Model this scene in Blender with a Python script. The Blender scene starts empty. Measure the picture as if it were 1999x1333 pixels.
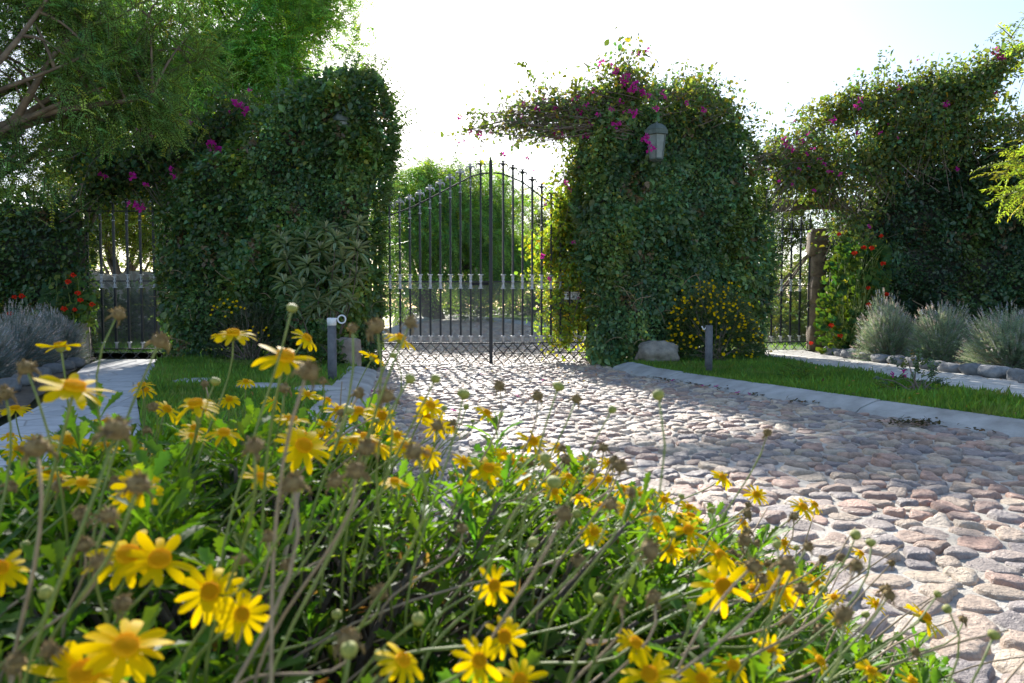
import bpy, math, random
import numpy as np
from mathutils import Vector, Matrix, kdtree

random.seed(7)
RNG = np.random.default_rng(11)
R = math.radians
col = bpy.context.scene.collection
scene = bpy.context.scene

# ------------------------------------------------------------------ camera model
FPX, PCX, PCY, HORIZON, CAMH = 1400.0, 999.5, 666.5, 600.0, 1.0
PITCH = math.atan((PCY - HORIZON) / FPX)


def at(px, py, Y):
    """world point seen at photo pixel (px, py) at distance Y along the view"""
    u, v = (px - PCX) / FPX, (PCY - py) / FPX
    dy = math.cos(PITCH) + v * math.sin(PITCH)
    dz = v * math.cos(PITCH) - math.sin(PITCH)
    return Vector((u / dy * Y, Y, CAMH + dz / dy * Y))


def on(px, py, z=0.0):
    """world point on the level z seen at photo pixel"""
    u, v = (px - PCX) / FPX, (PCY - py) / FPX
    dy = math.cos(PITCH) + v * math.sin(PITCH)
    dz = v * math.cos(PITCH) - math.sin(PITCH)
    t = (z - CAMH) / dz
    return Vector((u * t, dy * t, z))


def smooth(t):
    t = np.clip(t, 0, 1)
    return t * t * (3 - 2 * t)


def ground_z(x, y):
    x = np.asarray(x, float); y = np.asarray(y, float)
    z = 0.55 * smooth((y - 14) / 14)
    val = smooth((-(x / np.maximum(y, 1)) - 0.158) / 0.02) * smooth((y - 20.6) / 0.8)
    return z * (1 - val) + val * (-1.6)


def nz(p, s, seed=0):
    """cheap smooth noise, about -1..1, on (N,3)"""
    p = np.asarray(p, float) * s
    r = np.random.default_rng(seed)
    o = np.zeros(len(p))
    for k in range(6):
        d = r.normal(size=3); d /= np.linalg.norm(d)
        o += np.sin(p @ d * (1 + .45 * k) * 2 + r.uniform(0, 6.28)) / (1 + .35 * k)
    return o / 2.6


def unit(a):
    return a / np.maximum(np.linalg.norm(a, axis=-1, keepdims=True), 1e-9)


# ------------------------------------------------------------------ materials
MATS = {}


def new_mat(name):
    m = bpy.data.materials.new(name); m.use_nodes = True
    nt = m.node_tree; nt.nodes.clear()
    out = nt.nodes.new('ShaderNodeOutputMaterial')
    return m, nt, out


def N(nt, typ, **kw):
    n = nt.nodes.new(typ)
    for k, v in kw.items():
        if k in n.inputs.keys():
            n.inputs[k].default_value = v
        else:
            setattr(n, k, v)
    return n


def leaf_mat(name, trans=.42, rough=.45, spec=.45, tint=(1.5, 1.45, .45), noise=True):
    m, nt, out = new_mat(name)
    L = nt.links.new
    a = N(nt, 'ShaderNodeAttribute', attribute_name='col')
    p = N(nt, 'ShaderNodeBsdfPrincipled', Roughness=rough)
    p.inputs['Specular IOR Level'].default_value = spec
    base = a.outputs['Color']
    if noise:
        tc = N(nt, 'ShaderNodeTexCoord')
        no = N(nt, 'ShaderNodeTexNoise', Scale=38.0, Detail=2.0)
        L(tc.outputs['Object'], no.inputs['Vector'])
        mr = N(nt, 'ShaderNodeMapRange'); mr.inputs['To Min'].default_value = .6; mr.inputs['To Max'].default_value = 1.4
        L(no.outputs['Fac'], mr.inputs['Value'])
        mx = N(nt, 'ShaderNodeMix', data_type='RGBA', blend_type='MULTIPLY'); mx.inputs[0].default_value = 1
        L(a.outputs['Color'], mx.inputs[6]); L(mr.outputs['Result'], mx.inputs[7])
        base = mx.outputs[2]
    L(base, p.inputs['Base Color'])
    t = N(nt, 'ShaderNodeBsdfTranslucent')
    mt = N(nt, 'ShaderNodeMix', data_type='RGBA', blend_type='MULTIPLY'); mt.inputs[0].default_value = 1
    mt.inputs[7].default_value = (*tint, 1)
    L(base, mt.inputs[6]); L(mt.outputs[2], t.inputs['Color'])
    s = N(nt, 'ShaderNodeMixShader'); s.inputs[0].default_value = trans
    L(p.outputs[0], s.inputs[1]); L(t.outputs[0], s.inputs[2]); L(s.outputs[0], out.inputs['Surface'])
    return m


def solid_mat(name, c1, c2, scale=6., rough=.8, bump=.3, metal=0., detail=6., attr=False, spec=.4, bscale=None, c3=None):
    """two- or three-tone noise material with a bump"""
    m, nt, out = new_mat(name)
    L = nt.links.new
    tc = N(nt, 'ShaderNodeTexCoord')
    no = N(nt, 'ShaderNodeTexNoise', Scale=scale, Detail=detail, Roughness=.62)
    L(tc.outputs['Object'], no.inputs['Vector'])
    cr = N(nt, 'ShaderNodeValToRGB')
    cr.color_ramp.elements[0].position = .33; cr.color_ramp.elements[0].color = (*c1, 1)
    cr.color_ramp.elements[1].position = .68; cr.color_ramp.elements[1].color = (*c2, 1)
    if c3:
        e = cr.color_ramp.elements.new(.8); e.color = (*c3, 1)
    L(no.outputs['Fac'], cr.inputs[0])
    c = cr.outputs[0]
    if attr:
        a = N(nt, 'ShaderNodeAttribute', attribute_name='col')
        mx = N(nt, 'ShaderNodeMix', data_type='RGBA', blend_type='MULTIPLY'); mx.inputs[0].default_value = 1
        L(a.outputs['Color'], mx.inputs[6]); L(c, mx.inputs[7]); c = mx.outputs[2]
    p = N(nt, 'ShaderNodeBsdfPrincipled', Roughness=rough, Metallic=metal)
    p.inputs['Specular IOR Level'].default_value = spec
    L(c, p.inputs['Base Color'])
    if bump:
        n2 = N(nt, 'ShaderNodeTexNoise', Scale=bscale or scale * 4, Detail=5.0, Roughness=.65)
        L(tc.outputs['Object'], n2.inputs['Vector'])
        b = N(nt, 'ShaderNodeBump', Strength=bump, Distance=.02)
        L(n2.outputs['Fac'], b.inputs['Height']); L(b.outputs[0], p.inputs['Normal'])
    L(p.outputs[0], out.inputs['Surface'])
    return m


def voro_mat(name, c1, c2, mortar, scale, rough=.85, bump=.6, edge=.06):
    """stone masonry or crazy paving from a voronoi"""
    m, nt, out = new_mat(name)
    L = nt.links.new
    tc = N(nt, 'ShaderNodeTexCoord')
    v = N(nt, 'ShaderNodeTexVoronoi', Scale=scale); v.feature = 'DISTANCE_TO_EDGE'
    v2 = N(nt, 'ShaderNodeTexVoronoi', Scale=scale)
    for k in (v, v2): L(tc.outputs['Object'], k.inputs['Vector'])
    mr = N(nt, 'ShaderNodeMapRange'); mr.inputs['From Max'].default_value = edge
    L(v.outputs['Distance'], mr.inputs['Value'])
    sep = N(nt, 'ShaderNodeSeparateColor'); L(v2.outputs['Color'], sep.inputs[0])
    cr = N(nt, 'ShaderNodeMix', data_type='RGBA'); L(sep.outputs[0], cr.inputs[0])
    cr.inputs[6].default_value = (*c1, 1); cr.inputs[7].default_value = (*c2, 1)
    no = N(nt, 'ShaderNodeTexNoise', Scale=scale * 5, Detail=6.0); L(tc.outputs['Object'], no.inputs['Vector'])
    mn = N(nt, 'ShaderNodeMapRange'); mn.inputs['To Min'].default_value = .65; mn.inputs['To Max'].default_value = 1.35
    L(no.outputs['Fac'], mn.inputs['Value'])
    mm = N(nt, 'ShaderNodeMix', data_type='RGBA', blend_type='MULTIPLY'); mm.inputs[0].default_value = 1
    L(cr.outputs[2], mm.inputs[6]); L(mn.outputs['Result'], mm.inputs[7])
    mx = N(nt, 'ShaderNodeMix', data_type='RGBA'); L(mr.outputs['Result'], mx.inputs[0])
    mx.inputs[6].default_value = (*mortar, 1); L(mm.outputs[2], mx.inputs[7])
    p = N(nt, 'ShaderNodeBsdfPrincipled', Roughness=rough); L(mx.outputs[2], p.inputs['Base Color'])
    b = N(nt, 'ShaderNodeBump', Strength=bump, Distance=.03); L(mr.outputs['Result'], b.inputs['Height'])
    b2 = N(nt, 'ShaderNodeBump', Strength=.3, Distance=.01); L(no.outputs['Fac'], b2.inputs['Height']); L(b.outputs[0], b2.inputs['Normal'])
    L(b2.outputs[0], p.inputs['Normal']); L(p.outputs[0], out.inputs['Surface'])
    return m


def petal_mat(name, c1, c2, trans=.45, rough=.5, scale=60.):
    m, nt, out = new_mat(name)
    L = nt.links.new
    tc = N(nt, 'ShaderNodeTexCoord')
    no = N(nt, 'ShaderNodeTexNoise', Scale=scale, Detail=3.0); L(tc.outputs['Object'], no.inputs['Vector'])
    cr = N(nt, 'ShaderNodeMix', data_type='RGBA'); L(no.outputs['Fac'], cr.inputs[0])
    cr.inputs[6].default_value = (*c1, 1); cr.inputs[7].default_value = (*c2, 1)
    p = N(nt, 'ShaderNodeBsdfPrincipled', Roughness=rough); L(cr.outputs[2], p.inputs['Base Color'])
    p.inputs['Specular IOR Level'].default_value = .03
    t = N(nt, 'ShaderNodeBsdfTranslucent'); L(cr.outputs[2], t.inputs['Color'])
    s = N(nt, 'ShaderNodeMixShader'); s.inputs[0].default_value = trans
    L(p.outputs[0], s.inputs[1]); L(t.outputs[0], s.inputs[2]); L(s.outputs[0], out.inputs['Surface'])
    return m


M = {
    'leaf': leaf_mat('glossy_leaf', .36, .42, .5),
    'soft': leaf_mat('soft_leaf', .5, .6, .25, tint=(1.8, 1.7, .4)),
    'glow': leaf_mat('backlit_leaf', .6, .6, .2, tint=(1.7, 1.8, .4)),  # translucency and yellow tint raised for a backlit look
    'daisy_leaf': leaf_mat('daisy_leaf', .5, .5, .2, tint=(1.4, 1.5, .4)),
    'grey_leaf': leaf_mat('grey_leaf', .4, .7, .2, tint=(1.15, 1.12, .95)),
    'grass': leaf_mat('grass_blade', .45, .55, .25, tint=(1.3, 1.4, .5), noise=False),
    'twig': solid_mat('twig', (.10, .07, .05), (.22, .17, .13), 30, .85, .2),
    'bark': solid_mat('bark', (.05, .038, .03), (.16, .12, .09), 7, .9, .7),
    'bark_warm': solid_mat('warm_bark', (.09, .06, .038), (.22, .15, .09), 9, .85, .5),
    'stem': solid_mat('green_stem', (.10, .15, .02), (.20, .23, .045), 40, .6, .05),
    'dry_stem': solid_mat('dry_stem', (.20, .14, .08), (.36, .26, .15), 40, .8, .1),
    'petal': petal_mat('yellow_petal', (.95, .58, .0004), (.98, .67, .001), .55),
    'disc': petal_mat('orange_disc', (.85, .36, .004), (.95, .55, .008), .3, .7, 400.),
    'bract': petal_mat('magenta_bract', (.50, .012, .22), (.66, .04, .38)),
    'red': petal_mat('red_petal', (.72, .02, .008), (.80, .05, .02), .3),
    'lilac': petal_mat('lilac_spike', (.20, .15, .28), (.36, .30, .40), .2),
    'seed': solid_mat('brown_seed', (.30, .18, .06), (.58, .40, .14), 180, .9, .9, bscale=400),
    'calyx': solid_mat('green_calyx', (.14, .17, .02), (.34, .33, .05), 120, .7, .3),
    'iron': solid_mat('black_iron', (.008, .009, .011), (.02, .02, .023), 25, .5, .15, spec=.3),
    'silver': solid_mat('silver_paint', (.30, .31, .33), (.55, .56, .58), 35, .5, .3, metal=.2),
    'wire': solid_mat('galvanised_wire', (.10, .10, .10), (.2, .2, .2), 60, .5, 0, metal=.5),
    'concrete': solid_mat('kerb_concrete', (.24, .235, .22), (.50, .50, .49), 2.6, .85, .7, bscale=55, detail=10, c3=(.56, .56, .55)),
    'mortar': solid_mat('sandy_mortar', (.40, .36, .30), (.68, .63, .56), 2.4, .95, 1.0, bscale=70, detail=9, c3=(.76, .72, .65)),
    'cobble': solid_mat('cobble', (.60, .57, .56), (1.28, 1.24, 1.19), 18, .52, 1.0, attr=True, bscale=60, detail=9),
    'rock': solid_mat('rock', (.17, .15, .125), (.33, .29, .24), 9, .9, .9, c3=(.42, .38, .32)),
    'rock_brown': solid_mat('brown_rock', (.19, .14, .105), (.36, .29, .24), 6, .9, .7, c3=(.46, .42, .39)),
    'slate': solid_mat('grey_rock', (.12, .125, .135), (.25, .255, .265), 9, .9, .7, attr=True),
    'soil': solid_mat('soil', (.035, .026, .018), (.09, .066, .045), 12, .95, .8),
    'turf': solid_mat('turf', (.035, .06, .012), (.075, .12, .025), 9, .95, .6),
    'earth': solid_mat('earth', (.06, .08, .022), (.14, .12, .06), 1.2, .95, .5),
    'paving': voro_mat('grey_paving', (.36, .37, .39), (.50, .50, .51), (.24, .23, .22), 2.2, bump=.3, edge=.03),
    'paving_warm': voro_mat('pale_paving', (.48, .46, .42), (.62, .59, .53), (.3, .26, .2), 4.5, bump=.4, edge=.05),
    'masonry': voro_mat('stone_masonry', (.10, .08, .07), (.30, .25, .21), (.26, .24, .22), 3.2),
    'render': solid_mat('dark_core_fill', (.03, .032, .026), (.065, .062, .05), 3, .95, .5),  # dark fill for the light-blocking cores added inside the hedges
    'bollard': solid_mat('grey_bollard', (.055, .06, .072), (.13, .137, .155), 11, .7, .4, bscale=50),
    'white': solid_mat('white_paint', (.68, .70, .72), (.82, .83, .84), 20, .5, .1),
    'black': solid_mat('black_print', (.02, .02, .02), (.04, .04, .04), 20, .6, 0),
    'skin_print': solid_mat('pink_print', (.55, .38, .34), (.62, .45, .40), 20, .6, 0),
    'lantern': solid_mat('verdigris_metal', (.05, .072, .06), (.11, .135, .12), 14, .6, .3, metal=.2),
    'glass': solid_mat('frosted_glass', (.09, .115, .11), (.19, .22, .21), 8, .35, .05, spec=.6),
    'timber': solid_mat('old_timber', (.06, .045, .035), (.16, .12, .09), 5, .9, .6),
}
# water: real mirror-like surface
m_, nt_, out_ = new_mat('lake_water')
pw = N(nt_, 'ShaderNodeBsdfPrincipled', Roughness=.12); pw.inputs['Base Color'].default_value = (.10, .13, .15, 1)
nw = N(nt_, 'ShaderNodeTexNoise', Scale=1.5); bw = N(nt_, 'ShaderNodeBump', Strength=.25, Distance=.05)
nt_.links.new(nw.outputs['Fac'], bw.inputs['Height']); nt_.links.new(bw.outputs[0], pw.inputs['Normal'])
nt_.links.new(pw.outputs[0], out_.inputs['Surface']); M['water'] = m_


# ------------------------------------------------------------------ objects
def tag(o, label=None, cat=None, group=None, kind=None):
    for k, v in (('label', label), ('category', cat), ('group', group), ('kind', kind)):
        if v: o[k] = v
    return o


def thing(name, label, cat, loc, group=None):
    o = bpy.data.objects.new(name, None); o.empty_display_size = .1
    col.objects.link(o); o.location = Vector(loc)
    return tag(o, label, cat, group)


def root_of(o):
    p = Vector((0, 0, 0))
    while o is not None:
        p += o.location; o = o.parent
    return np.array(p)


class MB:
    """collects world-space polygons (and leaf arrays) into ONE mesh"""

    def __init__(s):
        s.v, s.f, s.n = [], [], 0
        s.blocks = []
        s.smooth = True

    def add(s, verts, faces, c=(1, 1, 1)):
        o = s.n
        verts = np.asarray(verts, float).reshape(-1, 3)
        s.v.append((verts, np.tile(np.asarray(c, float), (len(verts), 1)) if np.ndim(c) == 1 else np.asarray(c, float)))
        s.f += [[i + o for i in f] for f in faces]
        s.n += len(verts)

    def addq(s, verts, faces, cols):
        """faces as an (F,k) int array"""
        s.v.append((np.asarray(verts, float), np.asarray(cols, float)))
        s.blocks.append(np.asarray(faces) + s.n); s.n += len(verts)

    def box(s, c, d, rz=0, c_=(1, 1, 1)):
        cx, cy, cz = c; x, y, z = d[0] / 2, d[1] / 2, d[2] / 2
        P = [(-x, -y, -z), (x, -y, -z), (x, y, -z), (-x, y, -z), (-x, -y, z), (x, -y, z), (x, y, z), (-x, y, z)]
        ca, sa = math.cos(rz), math.sin(rz)
        s.add([(cx + a * ca - b * sa, cy + a * sa + b * ca, cz + e) for a, b, e in P],
              [(0, 3, 2, 1), (4, 5, 6, 7), (0, 1, 5, 4), (1, 2, 6, 5), (2, 3, 7, 6), (3, 0, 4, 7)], c_)

    def tube(s, pts, rad, n=6, c=(1, 1, 1), cap=True):
        pts = [Vector(p) for p in pts]
        if not hasattr(rad, '__len__'): rad = [rad] * len(pts)
        V, F = [], []
        up = Vector((.31, .17, .93))
        for i, p in enumerate(pts):
            d = (pts[min(i + 1, len(pts) - 1)] - pts[max(i - 1, 0)])
            if d.length < 1e-9: d = Vector((0, 0, 1))
            d.normalize()
            a = d.cross(up)
            if a.length < .05: a = d.cross(Vector((1, 0, 0)))
            a.normalize(); b = d.cross(a)
            for k in range(n):
                t = 2 * math.pi * k / n
                V.append(p + (a * math.cos(t) + b * math.sin(t)) * rad[i])
        for i in range(len(pts) - 1):
            for k in range(n):
                k2 = (k + 1) % n
                F.append((i * n + k, i * n + k2, (i + 1) * n + k2, (i + 1) * n + k))
        if cap:
            F.append(tuple(range(n))[::-1]); F.append(tuple((len(pts) - 1) * n + k for k in range(n)))
        s.add(np.array([tuple(v) for v in V]), F, c)

    def lathe(s, c, prof, n=12, c_=(1, 1, 1), rot=0):
        """prof: (radius, z) pairs from bottom to top about the vertical through c"""
        V, F = [], []
        for r, z in prof:
            for k in range(n):
                t = 2 * math.pi * k / n + rot
                V.append((c[0] + r * math.cos(t), c[1] + r * math.sin(t), c[2] + z))
        for i in range(len(prof) - 1):
            for k in range(n):
                k2 = (k + 1) % n
                F.append((i * n + k, i * n + k2, (i + 1) * n + k2, (i + 1) * n + k))
        F.append(tuple(range(n))[::-1]); F.append(tuple((len(prof) - 1) * n + k for k in range(n)))
        s.add(V, F, c_)

    def mesh(s, name, off=(0, 0, 0)):
        me = bpy.data.meshes.new(name)
        if not s.v: return me
        V = np.concatenate([a for a, _ in s.v]) - np.asarray(off, float)
        C = np.concatenate([b for _, b in s.v])
        loops, tot = [], []
        if s.f:
            tot.append(np.array([len(f) for f in s.f], np.int32))
            loops.append(np.array([i for f in s.f for i in f], np.int32))
        for b in s.blocks:
            tot.append(np.full(len(b), b.shape[1], np.int32)); loops.append(b.reshape(-1).astype(np.int32))
        tot = np.concatenate(tot); loops = np.concatenate(loops)
        me.vertices.add(len(V)); me.vertices.foreach_set('co', V.astype(np.float32).ravel())
        me.loops.add(len(loops)); me.loops.foreach_set('vertex_index', loops)
        me.polygons.add(len(tot))
        start = np.zeros(len(tot), np.int32); start[1:] = np.cumsum(tot)[:-1]
        me.polygons.foreach_set('loop_start', start)
        me.polygons.foreach_set('use_smooth', np.full(len(tot), s.smooth, bool))
        at_ = me.attributes.new('col', 'FLOAT_COLOR', 'POINT')
        at_.data.foreach_set('color', np.concatenate([C, np.ones((len(C), 1))], 1).astype(np.float32).ravel())
        me.update(calc_edges=True); me.validate()
        return me

    def build(s, name, mat, parent=None):
        off = root_of(parent) if parent is not None else (0, 0, 0)
        me = s.mesh(name, off)
        for mm in (mat if isinstance(mat, list) else [mat]): me.materials.append(mm)
        o = bpy.data.objects.new(name, me); col.objects.link(o); o.parent = parent
        return o


def solo(name, mb, mat, label, cat, loc, group=None):
    """a thing that is one mesh, origin at its base"""
    me = mb.mesh(name, loc); me.materials.append(mat)
    o = bpy.data.objects.new(name, me); col.objects.link(o); o.location = Vector(loc)
    return tag(o, label, cat, group)


def struct(name, mb, mat, label=None, kind='structure'):
    o = mb.build(name, mat); o['kind'] = kind
    if label: o['label'] = label
    return o


# ------------------------------------------------------------------ leaves
def shades(n, base, var=.25, hue=.12, yellow=0.):
    b = np.asarray(base, float)
    k = np.exp(RNG.normal(0, var, n))[:, None]
    c = b[None] * k
    h = RNG.normal(0, hue, n)
    c[:, 0] *= np.exp(h * 1.3); c[:, 2] *= np.exp(-h)
    if yellow:
        y = RNG.random(n) < yellow
        c[y] = c[y] * np.array([2.6, 1.7, .8])
    return np.clip(c, .002, .9)


def leaves(mb, pos, axis, nrm, L, W, c, six=True, fold=.18, curl=.15):
    n = len(pos)
    if n == 0: return
    axis = unit(axis); nrm = unit(nrm - axis * np.sum(nrm * axis, 1, keepdims=True))
    side = np.cross(axis, nrm)
    L = np.broadcast_to(np.asarray(L, float), (n,))[:, None]; W = np.broadcast_to(np.asarray(W, float), (n,))[:, None]
    tip = pos + axis * L - nrm * curl * L
    if six:
        a, b = pos + axis * L * .3, pos + axis * L * .68 - nrm * curl * L * .4
        V = np.stack([pos, a + side * W * .46 + nrm * W * fold, b + side * W * .40 + nrm * W * fold, tip,
                      b - side * W * .40 + nrm * W * fold, a - side * W * .46 + nrm * W * fold], 1)
        F = np.array([[0, 1, 2, 3], [0, 3, 4, 5]]); k = 6
    else:
        a = pos + axis * L * .45
        V = np.stack([pos, a + side * W * .5 + nrm * W * fold, tip, a - side * W * .5 + nrm * W * fold], 1)
        F = np.array([[0, 1, 2], [0, 2, 3]]); k = 4
    Fs = (np.arange(n) * k)[:, None, None] + F[None]
    mb.addq(V.reshape(-1, 3), Fs.reshape(-1, F.shape[1]), np.repeat(c, k, 0))


def rdir(n, bias=(0, 0, 0)):
    return unit(unit(RNG.normal(size=(n, 3))) + np.asarray(bias, float))


def sprays(mb, p, d, l, K, L, W, c, droop=.25, six=False, splay=.8, cvar=.15, feather=True, rachis=0, rc=(.06, .05, .03)):
    """N leafy shoots: leaflets in pairs along each curved rachis"""
    n = len(p)
    if n == 0: return
    p = np.asarray(p, float); d = unit(np.asarray(d, float)); l = np.broadcast_to(np.asarray(l, float), (n,))
    side = unit(np.cross(d, rdir(n, (0, 0, 1.5))))
    t = (np.arange(K) + .6) / K
    pos = p[:, None] + d[:, None] * (l[:, None] * t)[:, :, None]
    pos[:, :, 2] -= droop * l[:, None] * t[None] ** 2
    ax = d[:, None] + np.array([0, 0, -1.])[None, None] * (2 * droop * t)[None, :, None]
    cc = np.repeat(np.asarray(c, float)[:, None], K, 1)
    for sg in (1, -1):
        lx = ax * .55 + side[:, None] * sg * splay + RNG.normal(0, .18, (n, K, 3))
        nn = np.cross(np.broadcast_to(side[:, None], lx.shape), ax) + RNG.normal(0, .25, (n, K, 3))
        sz = np.exp(RNG.normal(0, .15, n * K))
        ck = cc * np.exp(RNG.normal(0, cvar, (n, K, 1)))
        taper = np.tile(1 - .35 * t, n)
        leaves(mb, pos.reshape(-1, 3), lx.reshape(-1, 3), nn.reshape(-1, 3), L * sz * taper, W * sz * taper, ck.reshape(-1, 3), six)
    if rachis:
        e = pos[:, -1]; w = side * rachis
        V = np.stack([p - w, p + w, e + w * .4, e - w * .4], 1)
        mb.addq(V.reshape(-1, 3), (np.arange(n) * 4)[:, None] + np.arange(4)[None], np.tile(rc, (n * 4, 1)))


def curve_pts(a, b, sag=0., wob=.06, n=8, lift=None):
    a, b = Vector(a), Vector(b); L = (b - a).length
    o = []
    ph = random.uniform(0, 6); q = Vector((random.uniform(-1, 1), random.uniform(-1, 1), random.uniform(-1, 1)))
    q2 = Vector((random.uniform(-1, 1), random.uniform(-1, 1), random.uniform(-1, 1)))
    for i in range(n):
        t = i / (n - 1)
        p = a.lerp(b, t) + q * (math.sin(t * math.pi) * wob * L) + q2 * (math.sin(t * 2 * math.pi) * wob * .5 * L)
        p.z += sag * L * math.sin(t * math.pi)
        o.append(p)
    return o


def in_poly(P, poly):
    x, y = P[:, 0], P[:, 1]; ins = np.zeros(len(P), bool)
    n = len(poly)
    for i in range(n):
        x1, y1 = poly[i]; x2, y2 = poly[(i + 1) % n]
        c = ((y1 > y) != (y2 > y))
        with np.errstate(divide='ignore', invalid='ignore'):
            ins ^= c & (x < (x2 - x1) * (y - y1) / (y2 - y1 + 1e-12) + x1)
    return ins


def edge_dist(P, poly, skip_low=None):
    d = np.full(len(P), 1e9)
    for i in range(len(poly)):
        a = np.array(poly[i], float); b = np.array(poly[(i + 1) % len(poly)], float)
        if skip_low is not None and a[1] < skip_low and b[1] < skip_low: continue
        ab = b - a; t = np.clip(((P - a) @ ab) / max(ab @ ab, 1e-9), 0, 1)
        d = np.minimum(d, np.linalg.norm(P - (a + t[:, None] * ab), axis=1))
    return d


def sample_poly(poly, n):
    P = np.array(poly, float); lo, hi = P.min(0), P.max(0); out = []
    k = 0
    while k < n:
        q = lo + RNG.random((n * 2, 2)) * (hi - lo); q = q[in_poly(q, poly)]; out.append(q); k += len(q)
    return np.concatenate(out)[:n]


# ------------------------------------------------------------------ SETTING: ground, road, paths, lawns
def grid_sheet(xs, ys, zf):
    X, Y = np.meshgrid(xs, ys); Z = zf(X, Y)
    V = np.stack([X, Y, Z], -1).reshape(-1, 3); w = len(xs)
    i, j = np.meshgrid(np.arange(w - 1), np.arange(len(ys) - 1)); b = (j * w + i).ravel()
    return V, np.stack([b, b + 1, b + w + 1, b + w], 1)


xs = np.concatenate([np.linspace(-1500, -45, 12), np.linspace(-40, 40, 161), np.linspace(45, 1500, 12)])
ys = np.concatenate([np.linspace(-60, -2, 6), np.linspace(0, 60, 151), np.linspace(66, 1500, 14)])
g = MB(); V, F = grid_sheet(xs, ys, lambda x, y: ground_z(x, y) - .05 - .02 * (np.abs(x) > 45)); g.addq(V, F, np.ones((len(V), 3)))
struct('ground', g, M['earth'])
w = MB(); w.add([(-1400, 20, -.35), (0, 20, -.35), (0, 1400, -.35), (-1400, 1400, -.35)], [(0, 1, 2, 3)])
struct('lake', w, M['water'])

# road outline (x, y): right kerb foot, gate, curve beyond, left kerb foot
KR = [(12.0, -14), (6.45, -.5), (3.84, 5.38), (2.95, 7.4), (1.78, 10.4), (1.62, 11.6), (1.55, 13.2), (1.75, 15.5), (1.95, 18), (1.75, 20.3), (.6, 23), (-1.0, 26), (-2.6, 28.8)]
KL = [(-3.1, 28.5), (-3.15, 24), (-3.35, 20.3), (-5.2, 19.6), (-5.0, 17), (-3.2, 14.2), (-2.15, 12.4), (-2.05, 10.9), (-1.75, 9.0), (-1.45, 7.0), (-1.24, 5.6), (-1.05, 4.2), (-.95, 2.9), (-1.6, 1.0), (-4, -.5), (-10, -14)]
ROAD = KR + KL  # ends behind the camera extended and widened to bounce light onto the hedges


def poly_sheet(poly, zf, step=.25, pad=0):
    """fine sheet over an outline: grid cells inside it plus a rim fan is not needed, cells are small"""
    P = np.array(poly)
    import bmesh
    bm = bmesh.new()
    vs = [bm.verts.new((x, y, 0)) for x, y in poly]
    f = bm.faces.new(vs)
    r = bmesh.ops.triangulate(bm, faces=[f])
    for ax, k in (((1, 0, 0), 0), ((0, 1, 0), 1)):
        lo, hi = P[:, k].min(), P[:, k].max()
        c = lo + step
        while c < hi:
            co = [0, 0, 0]; co[k] = c
            bmesh.ops.bisect_plane(bm, geom=bm.verts[:] + bm.edges[:] + bm.faces[:], plane_co=co, plane_no=ax)
            c += step
    bm.verts.ensure_lookup_table(); bm.normal_update()
    bm.verts.index_update()
    V = np.array([v.co[:] for v in bm.verts]); V[:, 2] = zf(V[:, 0], V[:, 1])
    Fs = []
    for f in bm.faces:
        ids = [v.index for v in f.verts]
        if f.normal.z < 0: ids.reverse()
        Fs.append(ids)
    bm.free()
    return V, Fs


road = MB()
V, F = poly_sheet(ROAD, lambda x, y: ground_z(x, y) * (y < 20.2) + (y >= 20.2) * .55 * smooth((y - 14) / 14), .6)
road.add(V, F, (1, 1, 1))
n_mortar = len(road.f)

# cobbles: relaxed random points, each stone a rounded dome filling its own cell
def cobble_points():
    sp = .140
    pts = []
    y = .9
    row = 0
    while y < 26:
        s = sp * (1 + .12 * math.sin(row * 1.7))
        xs_ = np.arange(-5.5, 6.8, s * 1.12) + (row % 2) * s * .55
        for x in xs_:
            pts.append((x + random.gauss(0, .032), y + random.gauss(0, .030)))
        y += s * .92; row += 1
    P = np.array(pts)
    ok = in_poly(P, ROAD)
    # the gate opening and the daisy bed stay inside the road outline; skip what no one can see under the bush
    P = P[ok]
    return P


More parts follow.
